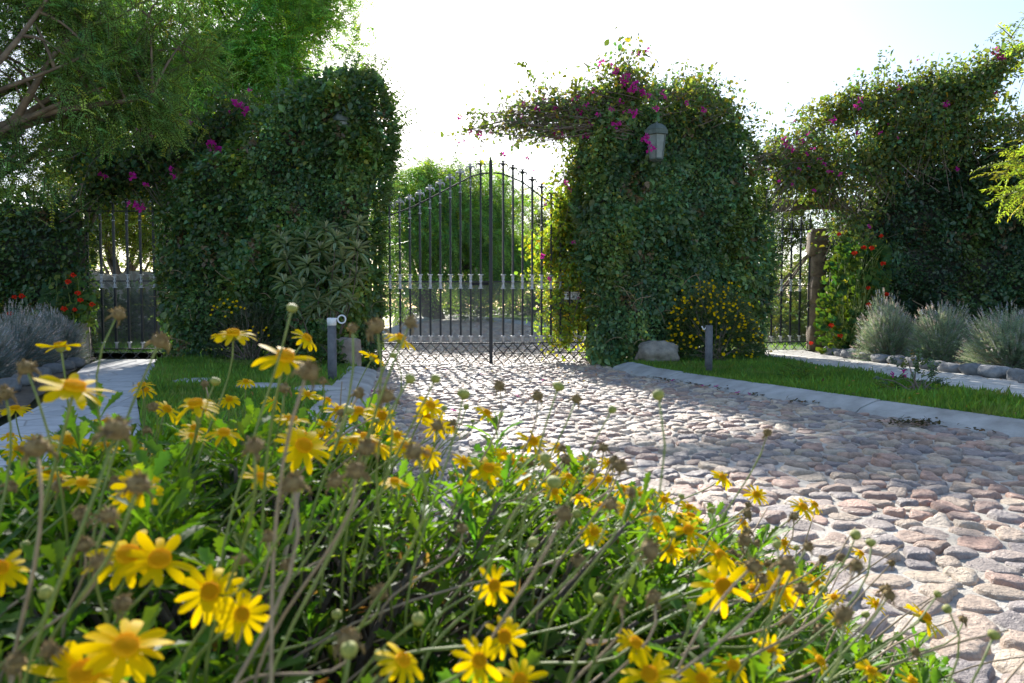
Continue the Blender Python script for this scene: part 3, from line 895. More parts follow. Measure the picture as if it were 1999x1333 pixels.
# ------------------------------------------------------------------ ivy walls
IVY = (.066, .130, .038)
def ivy_wall(name, label, cat, poly_px, Yf, thick, n, base=IVY, leaf=(.075, .05), core_mat='render', rim=.55, bump=.16, yellow=.03, var=.35, back=.6, shoots=0, shoot_w=None, twigs=0, mat='leaf', part='ivy', long_shoots=()):
    """poly_px: outline in photo pixels at the wall's own distance Yf(px)"""
    poly = []
    for px, py in poly_px:
        q = at(px, py, Yf(px)); poly.append((px / 100., q.z))
    P2 = np.array(poly)
    base_z = P2[:, 1].min()
    q = sample_poly(poly, n)
    Yq = np.array([Yf(x * 100) for x in q[:, 0]])
    sx = Yq / 14.0                      # one unit of px/100 in metres
    Pm = np.stack([q[:, 0] * sx.mean(), q[:, 1]], 1)
    polym = [(a * sx.mean(), z) for a, z in poly]
    d = edge_dist(Pm, polym, base_z + .35)
    k = np.clip(d / rim, 0, 1); prof = np.sqrt(1 - (1 - k) ** 2)
    fr = RNG.random(n) < back
    sgn = np.where(fr, 1., -1.)
    X = (q[:, 0] * 100 - PCX) / FPX * Yq
    W3 = np.stack([X, Yq, q[:, 1]], 1)
    off = thick * (.10 + .9 * prof) * .5 + bump * (nz(W3, 1.7, 4) + .5 * nz(W3, 3.6, 14)) * (.3 + .7 * prof) + .05 * nz(W3, 6, 8) + RNG.exponential(.03, n) - .05
    Y = Yq - sgn * off
    pos = np.stack([(q[:, 0] * 100 - PCX) / FPX * Yq, Y, q[:, 1]], 1)
    # outward direction: front/back blended with the outline normal near the rim
    out = np.stack([np.zeros(n), -sgn, .25 * np.ones(n)], 1)
    cen = P2.mean(0)
    e = np.stack([(q[:, 0] - cen[0]), np.zeros(n), (q[:, 1] - cen[1]) * .6], 1)
    out = unit(out + unit(e) * (1 - k)[:, None] * 1.6)
    # relief shading comes from leaf tilt: leaves hang outward and down in clumps
    cl = unit(np.stack([nz(W3, 5, 21), -np.abs(nz(W3, 5, 22)) * sgn, nz(W3, 5, 23)], 1))
    axis = out * .55 + np.array([0, 0, -.55]) + RNG.normal(0, .55, (n, 3)) + cl * .5
    nrm = out + RNG.normal(0, .45, (n, 3)) + np.array([0, 0, .35])
    loc = (float(np.mean(pos[:, 0])), float(np.mean(Yq)), float(base_z))
    t = thing(name, label, cat, loc)
    mb = MB()
    c = shades(n, base, var, .16, yellow) * np.exp(.45 * nz(W3, 2.2, 31) + .25 * nz(W3, .8, 33))[:, None]
    ypatch = np.clip(nz(W3, 1.4, 41) * 1.2 - .35, 0, .8)[:, None]; c = c * (1 - ypatch) + c * np.array([1.9, 1.5, .8]) * ypatch
    dead = (nz(W3, 2.9, 43) > .62) & (RNG.random(n) < .4); c[dead] = np.array([.16, .11, .06]) * np.exp(RNG.normal(0, .3, (dead.sum(), 1)))
    c = np.clip(c, .004, .8)
    sz = np.exp(RNG.normal(0, .28, n) + .25 * nz(W3, 1.1, 47))
    leaves(mb, pos, axis, nrm, leaf[0] * sz, leaf[1] * sz, c, True)
    keep = ~((np.abs(pos[:, 0] - sp_.x) < .17) & (np.abs(pos[:, 2] - sp_.z) < .10) & (pos[:, 1] < sp_.y + .1))
    mb.blocks[-1] = mb.blocks[-1].reshape(n, 2, 4)[keep].reshape(-1, 4)
    # shoots sticking out of the rim
    if shoots:
        idx = np.where((d < .12) & (q[:, 1] > base_z + 1.0))[0]
        if shoot_w is not None: idx = idx[np.array([RNG.random() < shoot_w(q[i, 0] * 100, q[i, 1]) for i in idx])]
        idx = RNG.choice(idx, min(shoots, len(idx)), replace=False)
        dd = unit(e[idx]) * .9 + rdir(len(idx)) * .45 + np.array([0, 0, .45])
        ln = RNG.uniform(.10, .30, len(idx)) + .35 * (RNG.random(len(idx)) < .15)
        sprays(mb, pos[idx], dd, ln, 6, leaf[0] * .85, leaf[1] * .8, shades(len(idx), np.array(base) * 1.15, .25, .12), .1, True, .7, rachis=.004)
    if long_shoots:
        p0 = np.array([tuple(at(px, py, Yf(px))) for px, py, _, _ in long_shoots]); d0 = np.array([(math.cos(R(a_)), random.uniform(-.3, .3), math.sin(R(a_))) for _, _, a_, _ in long_shoots])
        sprays(mb, p0, d0, np.array([l_ for *_, l_ in long_shoots]), 11, leaf[0] * .75, leaf[1] * .7, shades(len(p0), np.array(base) * 1.2, .2, .12), .05, True, .7, rachis=.006)
    mb.build(part, M[mat], t)
    # dark core added well inside the leaves to block light and view
    cw = MB(); cw.smooth = False
    # inset outline
    cm = np.array(polym).mean(0); ins = []
    for a, z in polym:
        v = np.array([a, z]) - cm; ln = np.linalg.norm(v); v = v * max(0, ln - .32) / max(ln, 1e-6)
        ins.append((cm + v)); 
    th = thick * .22
    Vf = [(( (a / sx.mean()) * 100 - PCX) / FPX * Yf(a / sx.mean() * 100), Yf(a / sx.mean() * 100) - th, max(z, base_z)) for a, z in ins]
    Vb = [(x, y + 2 * th, z) for x, y, z in Vf]
    m_ = len(Vf)
    cw.add(Vf + Vb, [tuple(range(m_)), tuple(range(m_, 2 * m_))[::-1]] + [(i, i + m_, (i + 1) % m_ + m_, (i + 1) % m_) for i in range(m_)])
    cw.build('dark_core', M[core_mat], t)
    if twigs:
        idx = np.where((sgn > 0) & (q[:, 1] < base_z + 1.6) & (k > .2))[0]
        idx = RNG.choice(idx, min(twigs, len(idx)), replace=False)
        for i in idx:
            a = Vector(pos[i]) + Vector((0, -.05, 0)); bb = a + Vector((random.uniform(-.4, .4), random.uniform(-.06, .02), random.uniform(-.35, .35)))
            tb = MB(); tb.tube(curve_pts(a, bb, .1, .12, 7), [random.uniform(.003, .007)] * 7, 4)
            tb.build('bare_stem', M['dry_stem'], t)
    return t, pos, d


yl = lambda px: 13.35 - (px - 325) / (750 - 325) * .85
ivyL = ivy_wall('ivy_hedge', 'tall dark ivy hedge rising to a pillar left of the driveway gate', 'hedge',
         [(326, 706), (322, 560), (322, 420), (352, 350), (400, 312), (450, 292), (500, 250), (540, 205), (575, 178), (610, 160), (665, 150), (720, 150), (750, 172), (766, 215), (772, 270), (766, 330), (756, 390), (746, 450), (744, 560), (744, 714), (600, 712), (450, 708)],
         yl, 1.0, 50000, shoots=700, shoot_w=lambda x, z: .25 + .75 * (x > 640), long_shoots=[(755, 190, 50, .45), (765, 225, 30, .45), (765, 250, 20, .5), (768, 275, 5, .4), (765, 300, 15, .35), (768, 240, 40, .4), (760, 330, 10, .3), (765, 350, -10, .3), (745, 165, 75, .4), (725, 150, 80, .45), (700, 150, 100, .35), (735, 155, 60, .35), (768, 260, 35, .55), (765, 285, 25, .5), (766, 310, 0, .45), (768, 215, 55, .4), (640, 155, 95, .3), (755, 370, 15, .3)], twigs=60)
yp = lambda px: 12.55 + max(0, px - 1150) / 350 * 1.9
ivyR = ivy_wall('ivy_hedge', 'broad dark ivy pillar between the driveway gate and the timber beam', 'hedge',
         [(1150, 722), (1152, 600), (1128, 470), (1118, 400), (1130, 330), (1128, 270), (1150, 215), (1190, 180), (1250, 176), (1310, 180), (1360, 184), (1405, 212), (1440, 250), (1465, 300), (1480, 370), (1496, 430), (1500, 560), (1492, 640), (1486, 692), (1300, 706), (1230, 722)],
         yp, 1.1, 48000, base=(.070, .135, .048), shoots=600, shoot_w=lambda x, z: 1., long_shoots=[(1300, 185, 85, .5), (1330, 180, 100, .4), (1350, 185, 70, .55), (1385, 200, 60, .5), (1410, 215, 50, .5), (1430, 240, 40, .45), (1450, 255, 20, .5), (1465, 290, 30, .5), (1365, 190, 80, .6), (1280, 180, 95, .4), (1440, 245, 65, .5), (1475, 320, 20, .4)], twigs=60)
yw = lambda px: 15.3 - max(0, px - 1620) / 380 * 1.5
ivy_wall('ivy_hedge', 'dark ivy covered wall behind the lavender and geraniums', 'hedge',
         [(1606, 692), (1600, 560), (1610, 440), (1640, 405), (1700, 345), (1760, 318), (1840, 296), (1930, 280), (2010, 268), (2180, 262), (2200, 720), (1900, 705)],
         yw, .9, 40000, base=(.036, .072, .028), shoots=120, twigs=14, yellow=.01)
yll = lambda px: 13.35
ivy_wall('ivy_hedge', 'dark ivy hedge left of the narrow gate, behind the bluish lavender', 'hedge',
         [(-190, 706), (-190, 372), (-60, 366), (60, 372), (150, 384), (182, 410), (184, 560), (176, 640), (170, 705)],
         yll, .9, 22000, base=(.045, .088, .024), shoots=60, twigs=30)

# timber beam and posts over the narrow gates
a, b2 = at(1470, 404, 14.9), at(1650, 398, 15.4)
mb = MB(); mb.tube(curve_pts(a, b2, 0, .015, 8), [.12, .125, .13, .12, .125, .12, .12, .115], 10)
solo('timber_beam', mb, M['timber'], 'weathered round timber beam lying over the narrow gate', 'beam', a.lerp(b2, .5) - Vector((0, 0, .12)))
pz = on(1592, 692, .06); pz.y = 15.55; pz.x = (1593 - PCX) / FPX * 15.55
t = thing('gatepost', 'rough stone gatepost between the narrow gate and the geraniums', 'gatepost', pz)
mb = MB()
for k, (h0, h1, wv) in enumerate([(0, .55, .34), (.55, 1.05, .30), (1.05, 1.6, .31), (1.6, 2.1, .30), (2.1, 2.62, .40)]):
    rock(mb, pz + Vector((.01 * (k % 2), 0, h0 - (h1 - h0) * .06)), (wv, .36, (h1 - h0) * 1.22), 130 + k, 0, 3, (1, 1, 1), .7, .07)
mb.build('stone_shaft', M['bark_warm'], t)
pz = at(165, 705, 13.15); pz.z = .02
mb = MB(); rock(mb, pz, (.2, .2, .78), 150, 0, 3, (1, 1, 1), .6, .09)
solo('gatepost', mb, M['rock_brown'], 'short brown stump post beside the red geranium and narrow gate', 'gatepost', pz)


# ------------------------------------------------------------------ trees
def ellipsoid_pts(n, c, r, shell=.55):
    v = unit(RNG.normal(size=(n, 3))); k = (shell + (1 - shell) * RNG.random(n) ** .6)[:, None]
    return np.asarray(c) + v * k * np.asarray(r), v


def tree(name, label, base, blobs, clumps, per, lf, base_c, droop=.3, trunk_r=.2, fork=.4, spr=(.35, .6), K=9, mat='soft', limbs=14, bark='bark', group=None, clump_r=.5, lean=(0, 0), yellow=.02, var=.25, cat='tree', gap=-.55, cut=None, trunk_pts=None):
    base = Vector(base)
    t = thing(name, label, cat, base, group)
    cs, vs, rs = [], [], []
    tot = sum(b_[1][0] * b_[1][1] * b_[1][2] for b_ in blobs) or 1
    wts = np.array([(b_[1][0] * b_[1][1] * b_[1][2]) ** .7 for b_ in blobs]); wts /= wts.sum()
    for (c, r), w_ in zip(blobs, wts):
        k = max(3, int(clumps * w_)); p, v = ellipsoid_pts(k, c, r); cs.append(p); vs.append(v)
    C = np.concatenate(cs); Vv = np.concatenate(vs)
    keep = nz(C, .9, int(abs(base.x * 7)) + 2) > gap
    if cut is not None: keep &= cut(C)
    C, Vv = C[keep], Vv[keep]
    # leaves: sprays in each clump
    n = len(C) * per
    idx = np.repeat(np.arange(len(C)), per)
    p = C[idx] + RNG.normal(0, clump_r * .42, (n, 3))
    d = Vv[idx] * .6 + rdir(n) * .8 + np.array([0, 0, .15 - droop * .6])
    cl = np.exp(RNG.normal(0, .22, len(C)))[idx]
    c = shades(n, base_c, var, .12, yellow) * cl[:, None]
    mb = MB(); sprays(mb, p, d, RNG.uniform(*spr, n), K, lf[0], lf[1], np.clip(c, .003, .8), droop, False, rachis=.006)
    mb.build('crown', M[mat], t)
    # trunk and limbs
    tb = MB()
    top = Vector(C.mean(0)); zf = base.z + (top.z - base.z) * fork
    if trunk_pts is None:
        f0 = Vector((base.x + lean[0], base.y + lean[1], zf))
        pts = curve_pts(base - Vector((0, 0, .1)), f0, 0, .05, 8)
    else:
        pts = [Vector(q) for q in trunk_pts]; f0 = pts[-1]
    m_ = len(pts); tb.tube(pts, [trunk_r * (1.25 - .5 * i / (m_ - 1)) for i in range(m_)], 10)
    tk = tb.build('trunk', M[bark], t)
    lb = MB()
    ends = []
    pick = RNG.choice(len(C), min(limbs, len(C)), replace=False)
    for j, i in enumerate(pick):
        e = Vector(C[i]); pts = curve_pts(f0 - Vector((0, 0, random.uniform(0, .5))), e, .08, .10, 10)
        r0 = trunk_r * random.uniform(.28, .5)
        lb.tube(pts, [r0 * (1 - .85 * q / 9) + .006 for q in range(10)], 6)
        ends.append((pts, r0))
    for i in range(len(C)):
        if random.random() > .75: continue
        pts, r0 = random.choice(ends) if len(ends) < 4 else min(random.sample(ends, 4), key=lambda e_: (e_[0][6] - Vector(C[i])).length)
        s = min(pts[3:], key=lambda q: (q - Vector(C[i])).length)
        q = curve_pts(s, C[i], .05, .1, 6); lb.tube(q, [.022, .018, .015, .012, .009, .005], 4)
    lb.build('limbs', M[bark], tk)
    return t


# big feathery tree behind the tall hedge
tree('jacaranda_tree', 'large feathery tree with forked trunk behind the tall ivy hedge', (at(330, 600, 17).x, 17.0, .1),
     [(at(330, 60, 17), (1.8, 1.6, 1.4)), (at(470, 40, 17), (1.8, 1.6, 1.3)), (at(590, 95, 16.5), (1.25, 1.3, 1.15)), (at(645, 80, 16.5), (.55, .8, .9)), (at(480, 190, 16.5), (1.6, 1.3, 1.0)),
      (at(250, 170, 17), (1.6, 1.5, 1.2)), (at(420, 300, 18), (1.9, 1.2, .9)), (at(560, -60, 17), (1.5, 1.5, .9))],
     300, 54, (.095, .030), (.13, .27, .07), .2, .17, .55, (.35, .7), 9, limbs=18, clump_r=.72, yellow=.08, mat='glow', gap=-.4)
# nearer fine-leaved tree reaching in from beyond the frame
tree('mesquite_tree', 'fine leaved tree with brown limbs reaching over the lavender and narrow gate', (-7.6, 7.4, .05),
     [(at(30, 60, 8.2), (.9, .9, .75)), (at(150, 140, 8.6), (.9, .8, .65)), (at(240, 190, 9), (.7, .6, .45)), (at(-90, 200, 8), (.8, .9, 1.)), (at(50, 330, 8), (.42, .45, .26)), (at(170, -20, 8.6), (1., .8, .6)), (at(320, 110, 9.4), (.6, .6, .4))],
     200, 46, (.048, .012), (.125, .225, .085), .14, .13, .5, (.16, .32), 9, limbs=14, bark='bark_warm', clump_r=.34, yellow=.08, gap=-.3, mat='glow', trunk_pts=[(-7.6, 7.4, -.05), (-7.4, 7.4, .8), (-7.0, 7.5, 1.6), (-6.6, 7.7, 2.2), (-6.3, 7.8, 2.6)])
# pepper tree framed by the gate
tx = at(850, 615, 28)
tree('pepper_tree', 'rounded weeping tree with dark trunk framed by the driveway gate', (tx.x, 28, .5),
     [(at(890, 470, 27.5), (1.9, 1.7, 1.7)), (at(860, 420, 27.5), (1.6, 1.5, 1.5)), (at(810, 450, 27), (1.3, 1.3, 1.5)), (at(768, 450, 26.5), (1.1, 1.0, 1.7)), (at(840, 370, 27), (1.3, 1.2, .9)), (at(900, 360, 27), (1.2, 1.2, .8)), (at(930, 400, 28), (1.0, 1.2, 1.1)), (at(985, 520, 28.5), (.9, 1.0, 1.1)), (at(1000, 450, 28.5), (.9, 1.0, 1.1)), (at(950, 370, 28), (1.0, 1.0, .7)), (at(960, 480, 28), (.9, 1.2, 1.2)), (at(770, 560, 26), (.35, .5, .7))],
     380, 44, (.13, .03), (.17, .32, .09), .55, .36, .35, (.5, 1.0), 9, limbs=16, clump_r=.5, gap=-.42, var=.35, lean=(-.3, 0), yellow=.03)
for i, (px, Y, zc, r, lab, cc) in enumerate([
        (1040, 33, 4.6, (1.3, 1.2, 1.6), 'thin airy tree seen just right of the gate meeting post', (.10, .16, .05)),
        (1110, 34, 5.0, (1.3, 1.3, 1.5), 'airy tree seen behind the arched right half of the gate', (.11, .16, .045)),
        (1200, 36, 5.0, (2.0, 1.5, 1.8), 'distant tree hidden mostly behind the broad ivy pillar', (.06, .1, .03))]):
    x = (px - PCX) / FPX * Y
    tree('slender_tree', lab, (x, Y, .5), [((x, Y, zc), r), ((x - .3, Y, zc - 1.6), (r[0] * .8, r[1], r[2] * .7))], 60, 26, (.12, .04), cc, .3, .09, .4, (.3, .7), 7, limbs=9, clump_r=.55, group='slender trees beyond the driveway gate')
# tree seen through and above the narrow gate by the geraniums
x = at(1500, 600, 21).x
tree('garden_tree', 'small tree with slanting limbs seen through the gate under the timber beam', (x - .2, 21, .3),
     [(at(1600, 430, 21), (1.6, 1.2, .7)), (at(1500, 440, 21), (1.2, 1., .6))], 60, 22, (.10, .035), (.075, .11, .03), .25, .09, .3, (.3, .5), 7, limbs=14, clump_r=.5, bark='bark_warm')
# trees and shrubs behind the narrow gate by the lavender
tree('garden_tree', 'yellow green tree glowing behind the narrow gate with the lavender', (at(240, 600, 21).x, 21, .4),
     [(at(250, 420, 21), (1.8, 1.2, 1.1)), (at(180, 380, 21), (1.6, 1.2, 1.2)), (at(330, 400, 22), (1.5, 1.2, 1.0)), (at(250, 480, 21.5), (1.7, .9, .6))], 140, 30, (.11, .035), (.15, .20, .04), .3, .12, .35, (.3, .6), 8, limbs=14, clump_r=.6)
# jacaranda fronds reaching in at the other side
t_r = tree('jacaranda_tree', 'tree with ferny fronds reaching in beyond the ivy wall at the frame edge', (4.75, 5.9, .05),
     [(at(2035, 345, 5.6), (.08, .2, .16)), (at(2120, 330, 5.8), (.2, .35, .3)), (at(2110, 60, 5.8), (.26, .35, .3))], 26, 14, (.05, .013), (.20, .28, .04), .3, .06, .6, (.2, .34), 13, limbs=8, clump_r=.2, bark='bark_warm')


def bush(name, label, base, rad, n, lf, base_c, cat='shrub', group=None, K=5, spr=(.12, .25), mat='leaf', yellow=.03, stems=8, var=.3, flowers=None, half=True, core=True):
    base = Vector(base); t = thing(name, label, cat, base, group)
    v = unit(RNG.normal(size=(n, 3)))
    if half: v[:, 2] = np.abs(v[:, 2]) * 1.1 - .12
    k = (.45 + .55 * RNG.random(n) ** .5)
    pos = np.array(base) + np.array([0, 0, rad[2] * .12]) + v * k[:, None] * np.array(rad) * (1 + .18 * nz(v, 2.1, int(abs(base.x * 13))))[:, None]
    pos[:, 2] = np.maximum(pos[:, 2], base.z + .01)
    mb = MB(); sprays(mb, pos, v + rdir(n) * .6 + np.array([0, 0, .3]), RNG.uniform(*spr, n), K, lf[0], lf[1], shades(n, base_c, var, .12, yellow), .15, True, rachis=.003)
    mb.build('foliage', M[mat], t)
    sb = MB()
    for i in range(stems):
        sb.tube(curve_pts(base + Vector((random.uniform(-.1, .1), random.uniform(-.1, .1), -.03)), pos[i], .05, .08, 7), [.014, .012, .010, .008, .006, .005, .003], 5)
    if stems: sb.build('stems', M['twig'], t)
    return t, pos, v


# shrubs and stone wall far behind
mb = MB(); mb.smooth = False
a_, c_ = at(60, 600, 20.2), at(420, 600, 20.2)
xs_ = np.linspace(a_.x, c_.x, 14); V, F = [], []
for i, x in enumerate(xs_):
    h = 1.95 + .10 * math.sin(i * 1.9)
    for y, z in ((20.1, .1), (20.1, h), (20.55, h + .02), (20.55, .1)): V.append((x, y, z))
for i in range(13):
    for j in range(4):
        F.append((i * 4 + j, i * 4 + (j + 1) % 4, (i + 1) * 4 + (j + 1) % 4, (i + 1) * 4 + j))
mb.add(V, F); solo('stone_wall', mb, M['masonry'], 'rough stone garden wall far behind the narrow gate', 'wall', (float(xs_.mean()), 20.3, .1))
shr = [(205, 17.5, .7, 1.15, (.05, .085, .025), 'low dark shrub seen at the side of the narrow gate by the post'), (255, 18.2, .6, 1.25, (.06, .10, .03), 'dark shrub in front of the stone wall, between gate bars'),
       (305, 18.6, .7, 1.35, (.05, .085, .03), 'taller dark shrub against the stone wall'),
       (905, 30.5, 1.1, 1.6, (.045, .07, .025), 'shrub beside the weeping tree trunk'), (965, 31, 1.1, 1.5, (.05, .085, .025), 'shrub straight behind the gate meeting post'),
       (1010, 31.5, .9, 1.2, (.06, .1, .03), 'shrub just right of the gate meeting post'), (1060, 30, 1.0, 1.0, (.045, .075, .025), 'low shrub beyond the gate at the lawn edge'),
       (1130, 29, 1.2, 1.4, (.05, .08, .025), 'shrub beyond the gate near the white sign'), (800, 29.5, 1.0, 1.1, (.04, .06, .022), 'dark shrub at the foot of the weeping tree'),
       (930, 24.8, .5, 1.7, (.09, .14, .03), 'tall yellowish young plant on the lawn beyond the gate'),
       (1500, 18.5, .9, .8, (.10, .15, .02), 'sunlit yellow shrub low behind the gate under the beam'), (1560, 19.2, .9, 1.0, (.10, .14, .02), 'sunlit shrub behind the gate next to the stone gatepost'),
       (1530, 24, 1.6, 1.7, (.09, .12, .04), 'pale distant shrub through the gate under the beam'), (1440, 26, 1.8, 1.9, (.08, .11, .03), 'distant shrub hidden behind the broad ivy pillar edge')]
for px, Y, rr, hh, cc, lab in shr:
    x = (px - PCX) / FPX * Y
    bush('shrub', lab, (x, Y, float(ground_z(x, Y)) + .05), (rr, rr, hh), int(420 * rr), (.10, .045), cc, group='garden shrubs beyond the gates')

# a mass of trees closing the far side
fb = MB(); n = 5200
px_ = np.concatenate([RNG.uniform(795, 2400, n // 2), RNG.uniform(-700, 560, n - n // 2)]); Yq = RNG.uniform(48, 60, n); hq = RNG.random(n) ** .8
X = (px_ - PCX) / FPX * Yq
top = 3.6 + 1.4 * np.sin(X * .35) + .9 * np.sin(X * .83 + 2)
pos = np.stack([X, Yq, .4 + hq * top], 1)
sprays(fb, pos, rdir(n, (0, -.2, .2)), RNG.uniform(.5, 1.0, n), 7, .34, .16, shades(n, (.055, .085, .03), .3, .12), .2, False)
fo = fb.build('woodland', M['soft']); fo['kind'] = 'stuff'; fo['label'] = 'far belt of trees closing the view beyond the garden'


# ------------------------------------------------------------------ bougainvilleas
def bract_mesh(seed, nb=9, s=.050):
    r = np.random.default_rng(seed); mb = MB()
    n = nb * 3
    c = r.normal(0, s * .32, (nb, 3)); ci = np.repeat(c, 3, 0)
    ax = unit(r.normal(size=(n, 3)) + unit(ci) * .6)
    global RNG
    leaves(mb, ci, ax, unit(r.normal(size=(n, 3))), s * 1.0, s * .75, np.ones((n, 3)), True, .25, -.1)
    me = mb.mesh('blossom_cluster'); me.materials.append(M['bract']); return me


BR = [bract_mesh(200 + i, 3 + i) for i in range(5)]


def put(mesh, name, parent, w, s=1., rot=None, group=None):
    o = bpy.data.objects.new(name, mesh); col.objects.link(o); o.parent = parent
    o.location = Vector(w) - Vector(root_of(parent)); o.scale = (s, s, s)
    o.rotation_euler = rot if rot is not None else (random.random() * 6, random.random() * 6, random.random() * 6)
    return o


def bougainvillea(name, label, base, strands, n_leaf, blossoms, leaf=(.07, .05), base_c=(.07, .10, .03), extra=None, base_pts=None, twr=(.004, .010), scatter=.18, mat='soft', split_z=0):
    """strands: list of (start, end, sag, count, jitter): arching bare shoots; leaves sit along them"""
    base = Vector(base); t = thing(name, label, 'bougainvillea', base)
    sb = MB(); samples = []; ends = []
    if base_pts:
        for pts, r0 in base_pts: sb.tube(pts, [r0 * (1 - .6 * i / (len(pts) - 1)) for i in range(len(pts))], 7)
    for a, b_, sag, cnt, jit, dens in strands:
        for i in range(cnt):
            j = lambda s: Vector((random.gauss(0, jit * s), random.gauss(0, jit * s), random.gauss(0, jit * s)))
            k = random.uniform(.65, 1.08)
            A = Vector(a) + j(.8); B = Vector(a).lerp(Vector(b_), k) + j(1)
            pts = curve_pts(A, B, sag * random.uniform(.5, 1.4), .07, 9)
            r0 = random.uniform(*twr); sb.tube(pts, [r0 * (1 - .6 * q / 8) for q in range(9)], 4)
            samples += [(p, dens) for p in pts[2:]]; ends.append(pts[-1])
            for _ in range(2):
                q = random.choice(pts[3:]); e = q + Vector((random.gauss(0, .22), random.gauss(0, .2), random.gauss(.05, .2)))
                w_ = curve_pts(q, e, 0, .1, 5); sb.tube(w_, [r0 * .55, r0 * .5, r0 * .4, r0 * .35, r0 * .2], 3)
                samples += [(p, dens) for p in w_[1:]]
    sb.build('branches', M['twig'], t)
    S = np.array([tuple(p) for p, _ in samples]); Wt = np.array([d for _, d in samples], float); Wt /= Wt.sum()
    idx = RNG.choice(len(S), n_leaf, p=Wt); p = S[idx] + RNG.normal(0, scatter * .5, (n_leaf, 3))
    near_sign = (np.abs(p[:, 0] - sp_.x) < .19) & (np.abs(p[:, 2] - sp_.z) < .12) & (p[:, 1] < sp_.y + .1)
    p = p[~near_sign]; n_leaf = len(p)
    mb = MB(); sz = np.exp(RNG.normal(0, .25, n_leaf))
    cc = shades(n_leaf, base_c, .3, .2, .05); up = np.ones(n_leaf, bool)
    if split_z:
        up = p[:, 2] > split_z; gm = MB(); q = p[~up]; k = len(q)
        leaves(gm, q, rdir(k, (0, 0, -.5)), rdir(k, (0, -.2, .4)), leaf[0] * sz[~up], leaf[1] * sz[~up], shades(k, (.18, .235, .04), .3, .2, .05), True)  # lower leaves painted brighter and yellower, sunlight put into their colour
        gm.build('sun_tinted_leaves', M['glow'], t)
    k = int(up.sum())
    leaves(mb, p[up], rdir(k, (0, 0, -.5)), rdir(k, (0, -.2, .4)), leaf[0] * sz[up], leaf[1] * sz[up], cc[up], True)
    if extra is not None: extra(mb)
    mb.build('leaves', M[mat], t)
    for (w_, s) in blossoms: put(random.choice(BR), 'blossom_cluster', t, w_, s * .82)
    for i in RNG.choice(len(S), 32, replace=False): put(BR[0], 'blossom_cluster', t, S[i] + np.array([0, -.12, 0]), random.uniform(.45, .75))
    return t, S


# the one arching over the driveway gate
pil = at(1210, 260, 12.3)
st = [(at(1200, 250, 12.4), at(905, 250, 12.0), .06, 70, .13, .22), (at(1210, 230, 12.4), at(960, 225, 12.2), .10, 46, .16, .5), (at(1220, 260, 12.4), at(1010, 265, 12.2), .05, 60, .13, .25),
      (at(1230, 210, 12.4), at(1100, 195, 12.3), .10, 30, .16, .6), (at(1230, 200, 12.4), at(1225, 118, 12.3), .0, 22, .22, .7), (at(1260, 200, 12.4), at(1180, 150, 12.3), .05, 24, .2, .7),
      (at(1170, 290, 12.4), at(1085, 400, 12.7), .12, 24, .18, 1.3), (at(1160, 380, 12.9), at(1075, 520, 13.1), .10, 40, .17, 4.0), (at(1165, 480, 12.9), at(1085, 640, 13.0), .12, 36, .17, 4.0), (at(1170, 560, 12.9), at(1110, 690, 12.9), .1, 12, .15, 1.5),
      (at(1290, 200, 12.4), at(1400, 190, 12.6), .08, 16, .2, 1.2), (at(1370, 230, 12.8), at(1480, 250, 13.6), .15, 10, .2, .8)]
fl = []
for px, py, s in [(1020, 205, 1), (1050, 210, 1.1), (1085, 215, 1.), (1130, 190, 1.2), (1145, 205, 1.1), (1175, 120, 1.3), (1190, 125, 1.), (1200, 140, 1.2), (1225, 150, 1.5), (1240, 165, 1.6), (1215, 160, 1.5), (1232, 175, 1.4), (1255, 180, 1.3), (1265, 190, 1.2), (1210, 195, 1.2),
                  (1240, 222, 1.7), (1200, 242, 1.5), (1185, 250, 1.2), (1090, 258, 1.5), (1078, 262, 1.2), (985, 300, 1.3), (935, 260, 1.2), (915, 258, 1.), (900, 228, 1), (960, 252, .9), (1258, 268, 1.5), (1272, 290, 1.6), (1145, 262, 1.2), (1105, 355, 1.1), (1115, 370, 1.0), (1065, 400, .7), (1246, 105, 1.1), (1262, 100, 1.), (1232, 102, .8),
                  (1060, 190, .9), (1000, 215, .8), (1300, 190, 1.), (1340, 200, .9), (1290, 180, .9), (1375, 215, 1.), (1280, 210, 1.), (1070, 545, 1.), (1058, 500, 1.2), (1120, 470, .8), (1028, 312, .8), (1045, 330, .7), (905, 275, .8), (928, 290, .7), (1160, 175, 1.), (1150, 240, .9), (1170, 225, 1), (1195, 215, 1.1)]:
    Y = 12.05 if py < 300 else 12.3
    if px in (1258, 1272): Y = 11.72
    if px == 1240: Y = 11.8
    fl.append((at(px + random.uniform(-3, 3), py + random.uniform(-3, 3), Y + random.uniform(-.15, .1)), s))


def spr1(mb):
    a = [tuple(at(1045, 165, 12.1)), tuple(at(1030, 130, 12.1)), tuple(at(1018, 118, 12.1)), tuple(at(1120, 190, 12.1)), tuple(at(1125, 180, 12.1))]
    sprays(mb, np.array(a), np.array([(-.2, 0, .5), (-.3, 0, .2), (.3, 0, -.5), (0, 0, 1.), (.1, 0, .8)]), [.35, .25, .3, .3, .3], 5, .1, .07, shades(5, (.1, .14, .03), .1, .1), .3, True)


